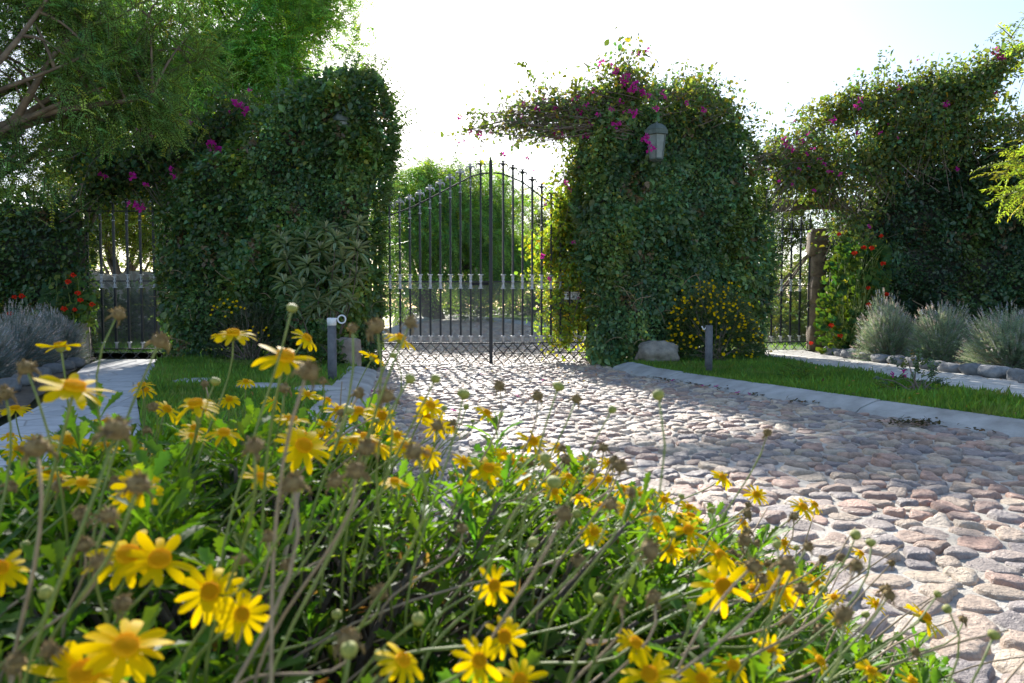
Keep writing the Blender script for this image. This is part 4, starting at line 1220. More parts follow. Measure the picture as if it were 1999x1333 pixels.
bougainvillea('bougainvillea', 'bougainvillea arching from the broad ivy pillar out over the driveway gate', (pil.x, 12.6, 0), st, 19000, fl, base_c=(.10, .145, .045), split_z=3.2, extra=spr1,
              base_pts=[(curve_pts((1.9, 13.1, 0), at(1220, 300, 12.9), 0, .03, 9), .05), ([at(1090, 195, 12.1), at(1060, 180, 12.1), at(1045, 170, 12.1), at(1042, 150, 12.1)], .01),
                        ([at(1200, 245, 12.2), at(1080, 250, 12.1), at(985, 235, 12.), at(920, 252, 12.)], .022), ([at(1210, 255, 12.2), at(1100, 268, 12.1), at(985, 262, 12.), at(900, 250, 12.)], .016), ([at(1200, 235, 12.2), at(1090, 225, 12.1), at(1000, 245, 12.), at(960, 262, 12.)], .018)])
# the one over the timber beam and the ivy wall
st = [(at(1640, 420, 14.9), at(1520, 300, 14.6), .10, 56, .25, 1.2), (at(1500, 400, 14.2), at(1580, 300, 14.6), .1, 60, .26, .7), (at(1460, 330, 13.9), at(1600, 300, 14.6), .1, 60, .26, .6), (at(1660, 400, 14.8), at(1600, 240, 14.5), .06, 36, .28, 1.),
      (at(1700, 380, 14.6), at(1720, 230, 14.4), .05, 60, .36, 1.8), (at(1780, 340, 14.4), at(1770, 210, 14.3), .03, 60, .38, 2.0), (at(1850, 320, 14.2), at(1870, 200, 14.1), .03, 60, .38, 2.), (at(1930, 300, 14.), at(1960, 200, 13.9), .03, 30, .33, .9),
      (at(1820, 230, 14.1), at(1890, 160, 13.9), .04, 18, .16, 2.), (at(1880, 180, 13.9), at(1990, 110, 13.6), .05, 22, .12, 2.), (at(1600, 250, 14.5), at(1760, 175, 14.3), .08, 30, .18, 1.5), (at(1740, 195, 14.3), at(1880, 165, 14.), .05, 26, .16, 1.5), (at(1640, 470, 14.6), at(1700, 420, 14.4), .1, 20, .3, .8), (at(1960, 280, 13.9), at(2080, 220, 13.6), .05, 24, .3, .9)]
fl = []
for px, py, s in [(1948, 100, 1.8), (1952, 112, 1.7), (1680, 196, 1.8), (1675, 206, 1.4), (1628, 236, 1.8), (1848, 202, 1.6), (1755, 172, 1.), (1582, 262, 1.3), (1565, 275, 1.4), (1535, 280, 1.6), (1545, 290, 1.3), (1530, 270, 1.), (1942, 180, 1.2), (1610, 320, 1.2), (1620, 335, 1.2), (1600, 310, 1.), (1560, 330, .9), (1520, 355, .9), (1675, 260, 1.1), (1575, 300, 1.), (1640, 340, 1.), (1870, 330, 1.1), (1545, 360, .8), (1500, 330, .8), (1590, 370, .8), (1430, 235, .8), (1720, 260, .8)]:
    fl.append((at(px, py, 13.75 - max(0, px - 1800) / 1000), s))


def spr2(mb):
    p = np.array([tuple(at(1716, 180 - k * 11, 14.2)) for k in range(7)])
    sprays(mb, p, np.array([(-.05 + .03 * k, 0, 1.) for k in range(7)]), .16, 3, .06, .04, shades(7, (.05, .08, .03), .1, .1), .02, True, rachis=.004)
    n = 420; a = RNG.random(n); base_ = np.array([tuple(at(1560 + 340 * k, 245 - 90 * k ** .8, 14.3)) for k in a]) + RNG.normal(0, .13, (n, 3))
    sprays(mb, base_, rdir(n, (0, 0, .6)), RNG.uniform(.15, .3, n), 5, .07, .04, shades(n, (.12, .15, .03), .2, .1), .25, True)


bougainvillea('bougainvillea', 'bougainvillea sprawling above the timber beam and the ivy wall', (at(1640, 600, 15).x, 15.0, .06), st, 31000, fl, (.075, .05), (.095, .145, .05), spr2,
              base_pts=[(curve_pts(at(1660, 640, 15.0), at(1700, 400, 14.8), 0, .03, 8), .05), (curve_pts(at(1700, 400, 14.8), at(1800, 200, 14.3), 0, .05, 8), .03)])
# the one over the narrow gate by the lavender
st = [(at(340, 400, 13.4), at(200, 300, 13.2), .12, 50, .3, 1.), (at(150, 400, 13.3), at(260, 300, 13.2), .12, 50, .3, 1.), (at(360, 340, 13.4), at(450, 230, 13.2), .1, 40, .25, .9), (at(200, 330, 13.3), at(120, 250, 13.2), .05, 36, .3, 1.), (at(300, 320, 13.3), at(360, 250, 13.2), .05, 44, .3, 1.), (at(400, 310, 13.2), at(490, 210, 13.), .1, 22, .18, .8)]
fl = []
for px, py, s in [(458, 200, 1.9), (470, 210, 2.), (483, 218, 1.6), (350, 232, 1.7), (345, 250, 1.6), (300, 262, 1.7), (295, 255, 1.3), (420, 290, 2.2), (412, 284, 1.8), (428, 296, 1.6), (465, 290, 1.), (258, 345, 1.6), (200, 345, 1.6), (340, 345, 1.4), (335, 330, 1.2), (262, 402, 1.8), (275, 406, 1.5), (250, 398, 1.3), (172, 235, 1.4), (180, 215, 1.), (30, 265, 1.9), (40, 258, 1.4), (55, 222, 1.), (372, 240, 1.2), (488, 175, 1.), (270, 255, 1.1), (285, 360, 1.)]:
    fl.append((at(px, py, 12.75 if px > 100 else 12.2), s))
bougainvillea('bougainvillea', 'dark bougainvillea over the narrow gate by the lavender', (-8.0, 13.6, .03), st, 15000, fl, (.08, .055), (.05, .09, .03),
              base_pts=[(curve_pts((-8.0, 13.6, 0), at(180, 380, 13.4), 0, .03, 8), .05), (curve_pts(at(180, 380, 13.4), at(400, 300, 13.3), 0, .05, 8), .03)])


# ------------------------------------------------------------------ border plants
def flower_mesh(n, r, mat, seed, w=.6, cup=.3):
    mb = MB(); k = np.arange(n) * 2 * math.pi / n
    ax = np.stack([np.cos(k), np.sin(k), np.full(n, cup)], 1)
    leaves(mb, ax * r * .08, ax, np.tile([0, 0, 1.], (n, 1)), r, r * w, np.ones((n, 3)), True, .1, .1)
    me = mb.mesh('flower'); me.materials.append(mat); return me


YF = [flower_mesh(5, .024, M['petal'], i, 1.0, .25 + .2 * i) for i in range(3)]
# yellow-flowered shrub by the plain bollard
yb = on(1392, 704, .07); yb = Vector((yb.x, 12.35, .07))
t, pos, v = bush('yellow_shrub', 'shrub dotted with small yellow flowers against the broad ivy pillar', (yb.x, 12.35, .07), (.86, .5, 1.12), 2600, (.03, .013), (.05, .09, .022), K=5, spr=(.08, .16), stems=30)
front = np.where((v[:, 1] < .25))[0]
wts = np.clip((pos[front, 2] - .05), .05, 1.2) ** .8
sel = RNG.choice(front, 230, replace=False, p=wts / wts.sum())
ob = MB()
for q, i in enumerate(sel):
    w_ = Vector(pos[i]) + Vector(v[i]) * .09 + Vector((0, -.03, .03))
    if q < 100: put(random.choice(YF), 'flower', t, w_, random.uniform(.9, 1.4), (R(random.uniform(20, 80)), 0, random.uniform(-.8, .8)))
    else:
        k = np.arange(5) * 1.2566; ax = np.stack([np.cos(k), np.full(5, -.5), np.sin(k)], 1)
        leaves(ob, np.tile(tuple(w_), (5, 1)) + ax * .002, ax, np.tile([0, -1., .3], (5, 1)), .022, .02, np.ones((5, 3)), True, .1, .1)
o = ob.build('small_flowers', M['petal'], t); o['kind'] = 'stuff'
yc = at(490, 690, 12.1); yc.z = .08
t, pos, v = bush('yellow_shrub', 'sparse shrub with few yellow flowers at the foot of the tall ivy hedge', (yc.x, 12.15, .08), (.72, .35, .95), 900, (.03, .013), (.035, .055, .018), K=5, spr=(.08, .18), stems=60)
for px, py in [(425, 600), (437, 592), (445, 585), (452, 610), (460, 598), (415, 605), (440, 618), (455, 590), (470, 600), (478, 602), (412, 615), (495, 638), (515, 645), (505, 650), (520, 640), (525, 655), (430, 585), (462, 588), (448, 600), (417, 598)]:
    put(random.choice(YF), 'flower', t, at(px, py, 11.8), .95, (R(60), 0, random.uniform(-.5, .5)))

# long-leaved shrub (whorls) in front of the tall hedge
lb_ = on(632, 712, .08)
t = thing('loquat_shrub', 'shrub with whorls of long grey green leaves before the tall ivy hedge', 'shrub', (lb_.x, 11.75, .08))
mb = MB(); sb = MB()
ros = []
for px, py, s in [(547, 470, 1), (560, 510, 1.1), (555, 555, 1), (598, 470, 1), (600, 520, 1.1), (590, 565, 1.1), (625, 490, 1), (640, 540, 1.1), (620, 590, 1.1), (655, 470, 1), (668, 510, 1.1), (665, 565, 1.), (700, 440, 1), (698, 490, 1.1), (695, 540, 1.), (645, 600, 1), (575, 600, .8), (610, 610, .9), (680, 460, .9), (560, 480, .9), (635, 450, .9), (678, 590, .8)]:
    ros.append((at(px, py, 11.7 + random.uniform(-.25, .2)), s))
for c, s in ros:
    n = 15; k = np.arange(n) * 2.4 + random.random() * 6; el = np.linspace(-.55, .9, n)
    ax = np.stack([np.cos(k) * np.cos(el), np.sin(k) * np.cos(el), np.sin(el)], 1)
    leaves(mb, np.tile(tuple(c), (n, 1)) + ax * .02 + np.stack([0 * k, 0 * k, el * .05], 1), ax, np.array([0, 0, 1.]) + ax * -.3, .25 * s * RNG.uniform(.8, 1.1, n), .052 * s, shades(n, (.20, .27, .15), .16, .08), True, .15, .35)
    n = 7; ax = rdir(n, (0, 0, 2.2))
    leaves(mb, np.tile(tuple(c), (n, 1)) + np.array([0, 0, .04]), ax, rdir(n), .15 * s, .03, shades(n, (.36, .38, .22), .12, .06), True, .15, .1)
    if random.random() < .4: sb.tube(curve_pts((lb_.x + random.uniform(-.08, .08), 11.95, .05), c, -.05, .05, 7), [.016, .014, .012, .010, .009, .008, .006], 5)
mb.build('foliage', M['leaf'], t); sb.build('stems', M['bark'], t)
# small leafy plant by the ringed bollard
pz = on(625, 722, .08)
bush('leafy_plant', 'small light green plant beside the ringed bollard', (pz.x, pz.y + .3, .08), (.26, .2, .62), 140, (.07, .06), (.055, .10, .025), cat='plant', K=3, spr=(.08, .16), stems=5)


def round_leaf(mb, c, nrm, r, cl, n=9):
    nrm = Vector(nrm).normalized(); a = nrm.orthogonal().normalized(); b_ = nrm.cross(a); ph = random.random() * 6
    V = [tuple(Vector(c) - nrm * r * .18)]
    for k in range(n):
        th = ph + k * 2 * math.pi / n * .93; rr = r * (1 + .08 * (-1) ** k)
        V.append(tuple(Vector(c) + (a * math.cos(th) + b_ * math.sin(th)) * rr + nrm * (r * .12 * math.sin(3 * th))))
    mb.add(V, [(0, k + 1, k + 2) for k in range(n - 1)], cl)


def red_mesh(seed):
    mb = MB(); r = np.random.default_rng(seed); n = 40
    d = unit(r.normal(size=(n, 3))); d[:, 2] = d[:, 2] * .7 + .15
    leaves(mb, d * .022, unit(d + r.normal(0, .5, (n, 3))), unit(d + r.normal(0, .4, (n, 3))), .032, .028, np.ones((n, 3)), True, .15, .1)
    me = mb.mesh('flower_head'); me.materials.append(M['red']); return me


RED = [red_mesh(i) for i in range(3)]


def geranium(label, base, region, n, heads, Y, rz=.05, cl=(.042, .088, .016), red_s=1.):
    """region: pixel outline that the climbing leaves fill"""
    t = thing('geranium', label, 'geranium', base)
    q = sample_poly(region, n); mb = MB(); sb = MB()
    cs = shades(n, cl, .3, .2, .08)
    for i, (px, py) in enumerate(q):
        c = at(px, py, Y + random.uniform(-.3, .12))
        round_leaf(mb, c, (random.gauss(0, .45), -1 + random.gauss(0, .3), .75 + random.gauss(0, .35)), random.uniform(.045, .085), cs[i])
        if i % 5 == 0: sb.tube(curve_pts((base[0] + random.uniform(-.25, .25), Y, base[2]), c, 0, .08, 7), [.010, .009, .008, .007, .006, .005, .004], 4)
    mb.build('foliage', M['soft'], t); sb.build('stems', M['stem'], t)
    for px, py in heads:
        w_ = at(px, py, Y - .34); o = put(random.choice(RED), 'flower_head', t, w_, random.uniform(.85, 1.1) * red_s, (0, 0, random.random() * 6))


gb = at(1660, 694, 13.9)
geranium('tall geranium with round leaves and red flowers beside the stone gatepost', (gb.x, 14.0, .07), [(1598, 690), (1592, 640), (1600, 580), (1612, 530), (1630, 470), (1655, 460), (1690, 475), (1725, 470), (1738, 500), (1735, 560), (1720, 620), (1690, 690)], 800,
         [(1638, 457), (1720, 460), (1686, 484), (1702, 484), (1668, 494), (1724, 515), (1731, 575), (1696, 595), (1623, 635), (1640, 656), (1695, 562), (1583, 670)], 14.0)
gb = at(140, 690, 12.6)
geranium('red geranium growing against the hedge by the short stump post', (gb.x, 12.75, .06), [(60, 690), (70, 600), (95, 545), (130, 530), (165, 545), (184, 570), (186, 620), (172, 645), (150, 690)], 280,
         [(143, 537), (133, 550), (152, 572), (157, 586), (146, 605), (180, 594), (43, 578), (28, 580), (125, 603), (20, 612)], 12.7, cl=(.035, .07, .016))


def lavender(label, base, w_, h, n, cl, spike, sd=0, twiggy=.3, group='lavender bushes'):
    base = Vector(base); t = thing('lavender', label, 'lavender', base, group)
    v = unit(np.stack([RNG.normal(0, 1, n), RNG.normal(0, 1, n), np.abs(RNG.normal(.9, .5, n))], 1))
    mb = MB()
    k = RNG.uniform(.75, 1.05, n) * (1 + .22 * nz(v, 1.9, sd))
    tip = np.array(base) + v * np.array([w_ / 2, w_ / 2, h]) * k[:, None]
    st_ = np.array(base) + v * np.array([w_ / 2, w_ / 2, h]) * .15
    sd_ = unit(np.cross(v, rdir(n))) * .0028
    c = shades(n, (.30, .29, .23), .25, .08)
    V = np.stack([st_ - sd_, st_ + sd_, tip + sd_ * .6, tip - sd_ * .6], 1)
    sb = MB(); sb.addq(V.reshape(-1, 3), (np.arange(n) * 4)[:, None] + np.arange(4)[None], np.repeat(c, 4, 0))
    sb.build('stems', M['grey_leaf'], t)
    m_ = n
    p = st_ + (tip - st_) * RNG.uniform(.45, .7, (n, 1))
    sprays(mb, p, v + RNG.normal(0, .1, (n, 3)), RNG.uniform(.12, .22, n), 6, .045, .006, shades(n, cl, .2, .08), .05, False, .5)
    p = st_ + (tip - st_) * RNG.uniform(.65, .85, (n, 1))
    sprays(mb, p, v + RNG.normal(0, .1, (n, 3)), RNG.uniform(.1, .18, n), 5, .04, .006, shades(n, np.array(cl) * 1.15, .2, .08), .05, False, .5)
    mb.build('foliage', M['grey_leaf'], t)
    fb_ = MB(); sel = RNG.random(n) < spike
    q = tip[sel]; m_ = len(q)
    sprays(fb_, q - v[sel] * .05, v[sel] + np.array([0, 0, .35]), .075, 5, .016, .010, shades(m_, (.46, .41, .43), .2, .1), 0, False, .5)
    fb_.build('flower_spikes', M['grey_leaf'], t)
    return t


LG = (.26, .36, .20)
for px, py, Y, w_, h, lab in [(1738, 706, 12.4, 1.15, 1.08, 'grey lavender bush with bare woody flank beside the geraniums'), (1838, 716, 11.5, .95, .92, 'round grey lavender bush, middle one behind the edging stones'), (1975, 735, 10.2, 1.25, .98, 'grey lavender bush cut by the frame edge behind the edging stones'), (2130, 760, 9.2, 1.2, .9, 'lavender bush just past the frame edge')]:
    x = (px - PCX) / FPX * Y
    lavender(lab, (x, Y, .07), w_, h, 1500, LG, .55, int(px))
for px, Y, w_, h, lab in [(20, 10.6, 1.3, .92, 'bluish lavender bush cut by the frame edge beside the grey footpath'), (105, 11.9, 1.1, .95, 'bluish lavender bush in front of the red geranium'), (-60, 9.0, 1.3, .85, 'bluish lavender bush nearest the foreground daisies')]:
    x = (px - PCX) / FPX * Y
    lavender(lab, (x, Y, .05), w_, h, 1400, (.20, .25, .24), .8, int(px) + 300)

# small rose by the pale path
rp = on(1780, 762, .09)
t, pos, v = bush('rose_plant', 'small sparse rose plant with magenta buds on the narrow lawn edge', (rp.x, rp.y, .085), (.30, .22, .36), 60, (.045, .03), (.06, .10, .04), cat='plant', K=4, spr=(.08, .18), stems=10)
for px, py in [(1742, 731), (1765, 724), (1768, 733)]: put(BR[0], 'bud', t, at(px, py, rp.y - .1), .55)
# tuft in the lawn
pz = on(1555, 742, .09)
bush('grass_tuft', 'light green weed tuft on the narrow lawn behind the kerb', (pz.x, pz.y, .085), (.2, .16, .16), 60, (.12, .012), (.10, .18, .03), cat='weed', K=2, spr=(.05, .1), stems=0, mat='grass')

# fallen bracts
for px, py, z, lab in [(1372, 752, .05, 'cobbles'), (1398, 753, .09, 'kerb'), (1440, 765, .04, 'cobbles'), (1462, 768, .04, 'cobbles'), (1313, 742, .04, 'cobbles'), (940, 730, .05, 'cobbles'), (1060, 741, .05, 'cobbles'), (963, 671, .05, 'cobbles'), (757, 768, .05, 'cobbles'), (727, 762, .05, 'cobbles'), (889, 828, .05, 'cobbles'), (870, 722, .05, 'cobbles'),
                       (1600, 705, .075, 'path'), (1625, 708, .075, 'path'), (1690, 711, .075, 'path'), (1650, 700, .075, 'path'), (1660, 702, .075, 'path'), (1835, 744, .075, 'path'), (1640, 697, .075, 'path'), (1670, 698, .075, 'path'), (1598, 735, .1, 'lawn'), (1010, 772, .05, 'cobbles'), (885, 800, .05, 'cobbles')]:
    o = bpy.data.objects.new('fallen_bract', BR[0]); col.objects.link(o); o.location = on(px, py, z); o.scale = (.55, .55, .22); o.rotation_euler = (0, 0, random.random() * 6)
    tag(o, {'cobbles': 'fallen magenta bract lying on the cobbled driveway', 'kerb': 'fallen magenta bract lying on the pale kerb', 'path': 'fallen magenta bract lying on the pale footpath', 'lawn': 'fallen magenta bract lying on the narrow lawn'}[lab], 'fallen petal', 'fallen bracts on the ' + lab)
# dry leaf litter along the kerb foot
lt = MB(); n = 420
tq = RNG.random(n) ** 1.0
lx = np.interp(tq, [0, 1], [3.80, 1.9]); ly = np.interp(tq, [0, 1], [5.4, 10.3])
cl_ = nz(np.stack([lx, ly, ly * 0], 1), 2.2, 77)
P3 = np.stack([lx - RNG.exponential(.07, n), ly + RNG.normal(0, .05, n), np.full(n, .035)], 1)[cl_ > .1]
n = len(P3); leaves(lt, P3, rdir(n) * np.array([1, 1, .2]), rdir(n, (0, 0, 2)), .05, .025, shades(n, (.07, .05, .03), .3, .15), True, .2, -.1)
P3 = np.stack([RNG.normal(3.35, .12, 160), RNG.normal(5.95, .09, 160), RNG.uniform(.03, .06, 160)], 1)
leaves(lt, P3, rdir(160) * np.array([1, 1, .2]), rdir(160, (0, 0, 2)), .05, .02, shades(160, (.045, .04, .02), .3, .15), True, .2, -.1)
q = np.concatenate([sample_poly(LR, 150), sample_poly(LL, 90), sample_poly([(-1.2, 2.8), (2.2, 11.5), (-1.8, 11.5)], 90), sample_poly(PR, 60)]); n = len(q)
P3 = np.stack([q[:, 0], q[:, 1], np.where(np.arange(n) < 240, .12, np.where(np.arange(n) < 330, .045, .092))], 1)
leaves(lt, P3, rdir(n) * np.array([1, 1, .25]), rdir(n, (0, 0, 2)), RNG.uniform(.03, .06, n), .025, shades(n, (.20, .13, .05), .4, .25), True, .2, -.1)
o = lt.build('fallen_leaves', M['soft']); o['kind'] = 'stuff'; o['label'] = 'dry leaf litter lying at the kerb foot'

# ------------------------------------------------------------------ the daisy bush
def bush_h(x, y):
    gx = 1 - np.clip(((x + .60) / 1.72), -1.2, 1.2) ** 2
    gx = np.where(x < -.6, 1 - .25 * np.clip((-.6 - x) / 1.6, 0, 1) ** 2, gx)
    gy = np.interp(y, [.15, .5, 1.0, 1.4, 1.85, 2.2, 2.5], [.80, .95, 1.0, 1.0, .90, .55, 0.])
    return .745 * np.clip(gx, 0, 1) * gy * np.interp(x, [-2, -1.2, -.8, -.4], [.74, .82, .92, 1.0])


DB = thing('daisy_bush', 'wide bush of yellow daisies and brown seed heads in the foreground', 'daisy bush', (-.5, 1.3, .05))


def daisy_leaf_batch(mb, pos, axis, nrm, L, W, c):
    """toothed oblanceolate leaf: 10 outline verts + midrib, curved"""
    n = len(pos); axis = unit(axis); nrm = unit(nrm - axis * np.sum(nrm * axis, 1, keepdims=True)); side = np.cross(axis, nrm)
    L = L[:, None]; W = W[:, None]
    ts = [(0, .08), (.30, .16), (.48, .30), (.54, .58), (.62, .36), (.70, .72), (.78, .42), (.86, .60), (.92, .24)]
    cur = RNG.uniform(.05, .45, n)[:, None]
    mid, lf_, rt = [], [], []
    for tt, ww in ts:
        m = pos + axis * L * tt - nrm * cur * L * tt ** 2
        mid.append(m); up = nrm * W * .18 * (ww > .1)
        lf_.append(m + side * W * ww * .9 + up + axis * L * (.06 if ww > .5 else 0)); rt.append(m - side * W * ww * .9 + up + axis * L * (.06 if ww > .5 else 0))
    tip = pos + axis * L - nrm * cur * L
    V = np.stack(mid + lf_ + rt + [tip], 1); k = len(ts); m_ = 3 * k + 1
    F = []
    for i in range(k - 1):
        F += [(i, i + 1, k + i + 1, k + i), (i, 2 * k + i, 2 * k + i + 1, i + 1)]
    F += [(k - 1, 3 * k, 2 * k - 1, k - 1 + 0)] if False else []
    F = np.array(F)
    Fs = (np.arange(n) * m_)[:, None, None] + F[None]
    mb.addq(V.reshape(-1, 3), Fs.reshape(-1, 4), np.repeat(c, m_, 0))
    T = np.array([(k - 1, 3 * k, 2 * k - 1), (k - 1, 3 * k - 1, 3 * k)])
    # tip triangles share the same vertices
    mb.blocks.append(((np.arange(n) * m_)[:, None, None] + T[None]).reshape(-1, 3) + mb.n - n * m_)


fol = MB(); woody = MB()
cand = np.stack([RNG.uniform(-2.3, 1.1, 3100), RNG.uniform(.32, 2.3, 3100)], 1)
hh = bush_h(cand[:, 0], cand[:, 1])
ok = (hh > .10)
# lower density where the dark hollow opens, and thin the far left top
P3 = np.stack([cand[:, 0], cand[:, 1], hh], 1)
hollow = np.exp(-(((cand[:, 0] + .02) / .26) ** 2 + ((cand[:, 1] - .80) / .22) ** 2))
ok &= RNG.random(len(cand)) > hollow * 1.0
ok &= (nz(P3, 3.2, 90) > -.45)
P3 = P3[ok]; P3[:, 2] += RNG.normal(-.03, .05, len(P3)) + .035 * nz(P3, 4, 91)
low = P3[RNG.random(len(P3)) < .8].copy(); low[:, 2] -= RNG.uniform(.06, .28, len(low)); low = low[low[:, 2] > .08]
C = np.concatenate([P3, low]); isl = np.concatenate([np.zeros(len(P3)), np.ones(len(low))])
cent = np.array([-.5, 1.4, .1])
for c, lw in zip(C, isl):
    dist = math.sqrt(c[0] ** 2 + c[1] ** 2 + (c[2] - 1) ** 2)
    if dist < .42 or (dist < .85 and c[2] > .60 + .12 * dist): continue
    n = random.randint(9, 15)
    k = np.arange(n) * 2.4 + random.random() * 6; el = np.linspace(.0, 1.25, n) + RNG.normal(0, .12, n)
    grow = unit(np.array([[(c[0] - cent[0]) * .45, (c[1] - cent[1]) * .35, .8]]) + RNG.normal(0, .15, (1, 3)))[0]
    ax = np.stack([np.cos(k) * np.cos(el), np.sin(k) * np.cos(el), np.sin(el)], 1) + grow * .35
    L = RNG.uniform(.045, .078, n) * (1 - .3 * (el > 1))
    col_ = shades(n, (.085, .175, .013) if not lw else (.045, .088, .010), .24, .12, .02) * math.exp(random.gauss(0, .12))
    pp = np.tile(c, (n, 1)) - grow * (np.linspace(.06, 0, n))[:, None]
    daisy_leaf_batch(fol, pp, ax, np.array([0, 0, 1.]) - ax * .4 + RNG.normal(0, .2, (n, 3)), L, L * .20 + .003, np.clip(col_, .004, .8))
    if random.random() < .55:
        q = Vector((cent[0] * .5 + c[0] * .5 + random.gauss(0, .08), cent[1] * .4 + c[1] * .6 + random.gauss(0, .08), max(.03, c[2] * .25)))
        woody.tube(curve_pts(q, Vector(c) - Vector(grow) * .03, .04, .05, 6), [.007, .006, .0055, .005, .004, .003], 5)
fol.build('foliage', M['daisy_leaf'], DB)
woody.build('woody_stems', M['bark'], DB)
# dry withered leaves and old bare stalks inside
dl = MB(); n = 900
q = np.stack([RNG.uniform(-1.6, 1.0, n), RNG.uniform(.4, 1.9, n)], 1); h_ = bush_h(q[:, 0], q[:, 1]); q = q[h_ > .15]; h_ = h_[h_ > .15]; n = len(q)
leaves(dl, np.stack([q[:, 0], q[:, 1], h_ * RNG.uniform(.35, .97, n)], 1), rdir(n, (0, 0, -.5)), rdir(n), RNG.uniform(.02, .05, n), .012, shades(n, (.17, .11, .065), .35, .15), True, .3, .4)
o = dl.build('withered_leaves', M['soft'], DB); o['kind'] = 'stuff'


def daisy_petals(seed):
    r = random.Random(seed); mb = MB(); n = r.choice([11, 12, 13, 13, 14])
    droop0 = r.uniform(-.10, .55)
    for k in range(n):
        if r.random() < .07: continue
        th = k * 2 * math.pi / n + r.gauss(0, .07); Lp = r.uniform(.018, .0250); Wp = r.uniform(.0027, .0037)
        dr = droop0 + r.gauss(0, .2); curl = r.uniform(-.1, .7); tw = r.gauss(0, .35)
        V = []; seg = 6
        rr, zz, ang = .006, 0.0, -dr * .3
        for i in range(seg + 1):
            t_ = i / seg
            wv = Wp * (.55 + 1.5 * t_ * (1 - t_) * 1.25 + .12 * t_) * (1 if i < seg else .42)
            for s_, up in ((-1, .12), (0, 0), (1, .12)):
                lat = wv * s_; zt = zz + up * wv * (1 if s_ else 0) + lat * math.sin(tw * t_)
                V.append((rr * math.cos(th) - lat * math.sin(th), rr * math.sin(th) + lat * math.cos(th), zt))
            ang = -dr * (.3 + .7 * t_) - curl * t_ ** 2
            rr += Lp / seg * math.cos(ang); zz += Lp / seg * math.sin(ang)
        F = []
        for i in range(seg):
            for s_ in (0, 1): F.append((i * 3 + s_, i * 3 + s_ + 1, i * 3 + s_ + 4, i * 3 + s_ + 3))
        mb.add(V, F)
    me = mb.mesh('flower'); me.materials.append(M['petal']); return me


def disc_mesh():
    mb = MB(); r = random.Random(5)
    mb.lathe((0, 0, -.0015), [(.0072, 0), (.0078, .0018), (.0070, .0036), (.0050, .0050), (.0026, .0056), (.0006, .0057)], 16)
    for i in range(90):   # florets
        a = i * 2.39996; q = math.sqrt((i + .5) / 90) * .0072; z = .0042 - 30 * q * q * .9 + .0006
        mb.lathe((q * math.cos(a), q * math.sin(a), z), [(.0006, -.001), (.0007, .0008), (.0003, .0016)], 4)
    me = mb.mesh('disc'); me.materials.append(M['disc']); return me


def calyx_mesh():
    mb = MB(); mb.lathe((0, 0, -.008), [(.0015, 0), (.0045, .0015), (.0065, .005), (.0068, .0075)], 10)
    me = mb.mesh('calyx'); me.materials.append(M['calyx']); return me


PET = [daisy_petals(400 + i) for i in range(14)]; DISC = disc_mesh(); CAL = calyx_mesh()


def seed_mesh(seed, kind):
    r = random.Random(seed); mb = MB(); s = r.uniform(.85, 1.15)
    if kind == 'bud':
        mb.lathe((0, 0, 0), [(.002, -.006), (.006 * s, -.003), (.0075 * s, .001), (.006 * s, .005), (.002, .0065)], 10)
        me = mb.mesh('bud'); me.materials.append(M['calyx']); return me
    mb.lathe((0, 0, 0), [(.002, -.006), (.006 * s, -.004), (.0085 * s, 0), (.008 * s, .004), (.005 * s, .007), (.001, .008)], 10)
    for i in range(60):
        th, ph = r.uniform(0, 6.28), r.uniform(-.3, 1.5)
        d = Vector((math.cos(th) * math.cos(ph), math.sin(th) * math.cos(ph), math.sin(ph))); q = d * .0075 * s
        mb.tube([q, q + d * r.uniform(.002, .0055) + Vector((r.gauss(0, .001), r.gauss(0, .001), 0))], [.0011, .0004], 3, cap=False)
    for i in range(r.randint(2, 6)):       # shrivelled petals
        th = r.uniform(0, 6.28); d = Vector((math.cos(th), math.sin(th), -.3))
        mb.tube([d * .007, d * .012 + Vector((0, 0, -.003)), d * .013 + Vector((0, 0, -.009))], [.0016, .0014, .0005], 4)
    me = mb.mesh('seed_head'); me.materials.append(M['seed']); return me


SEED = [seed_mesh(500 + i, 'seed') for i in range(7)]; BUD = [seed_mesh(600 + i, 'bud') for i in range(3)]


def mount(meshes, name, w, nrm, s, stem_mat, root_pt, rad=.0017, subs=()):
    """one head on its own stem, child of the daisy bush"""
    q = Vector(nrm).normalized().to_track_quat('Z', 'Y') @ __import__('mathutils').Quaternion((0, 0, 1), random.random() * 6.28)
    Mw = Matrix.Translation(Vector(w)) @ q.to_matrix().to_4x4() @ Matrix.Scale(s, 4)
    o = bpy.data.objects.new(name, meshes); col.objects.link(o); o.parent = DB
    o.matrix_local = Matrix.Translation(-Vector(root_of(DB))) @ Mw
    for nm, me in subs:
        c = bpy.data.objects.new(nm, me); col.objects.link(c); c.parent = o
    inv = Mw.inverted()
    a = Vector(w) - Vector(nrm).normalized() * .006 * s; b_ = Vector(root_pt)
    L = (a - b_).length; c1 = a - Vector(nrm).normalized() * L * .35; c2 = b_ + Vector((0, 0, L * .35))
    pts = []
    for i in range(9):
        t_ = i / 8; pts.append(a * (1 - t_) ** 3 + c1 * 3 * t_ * (1 - t_) ** 2 + c2 * 3 * t_ ** 2 * (1 - t_) + b_ * t_ ** 3)
    mb = MB(); mb.tube([inv @ p for p in pts], [rad / s * (1 + .35 * i / 8) for i in range(9)], 6)
    me = mb.mesh('stem'); me.materials.append(stem_mat)
    c = bpy.data.objects.new('stem', me); col.objects.link(c); c.parent = o
    return o


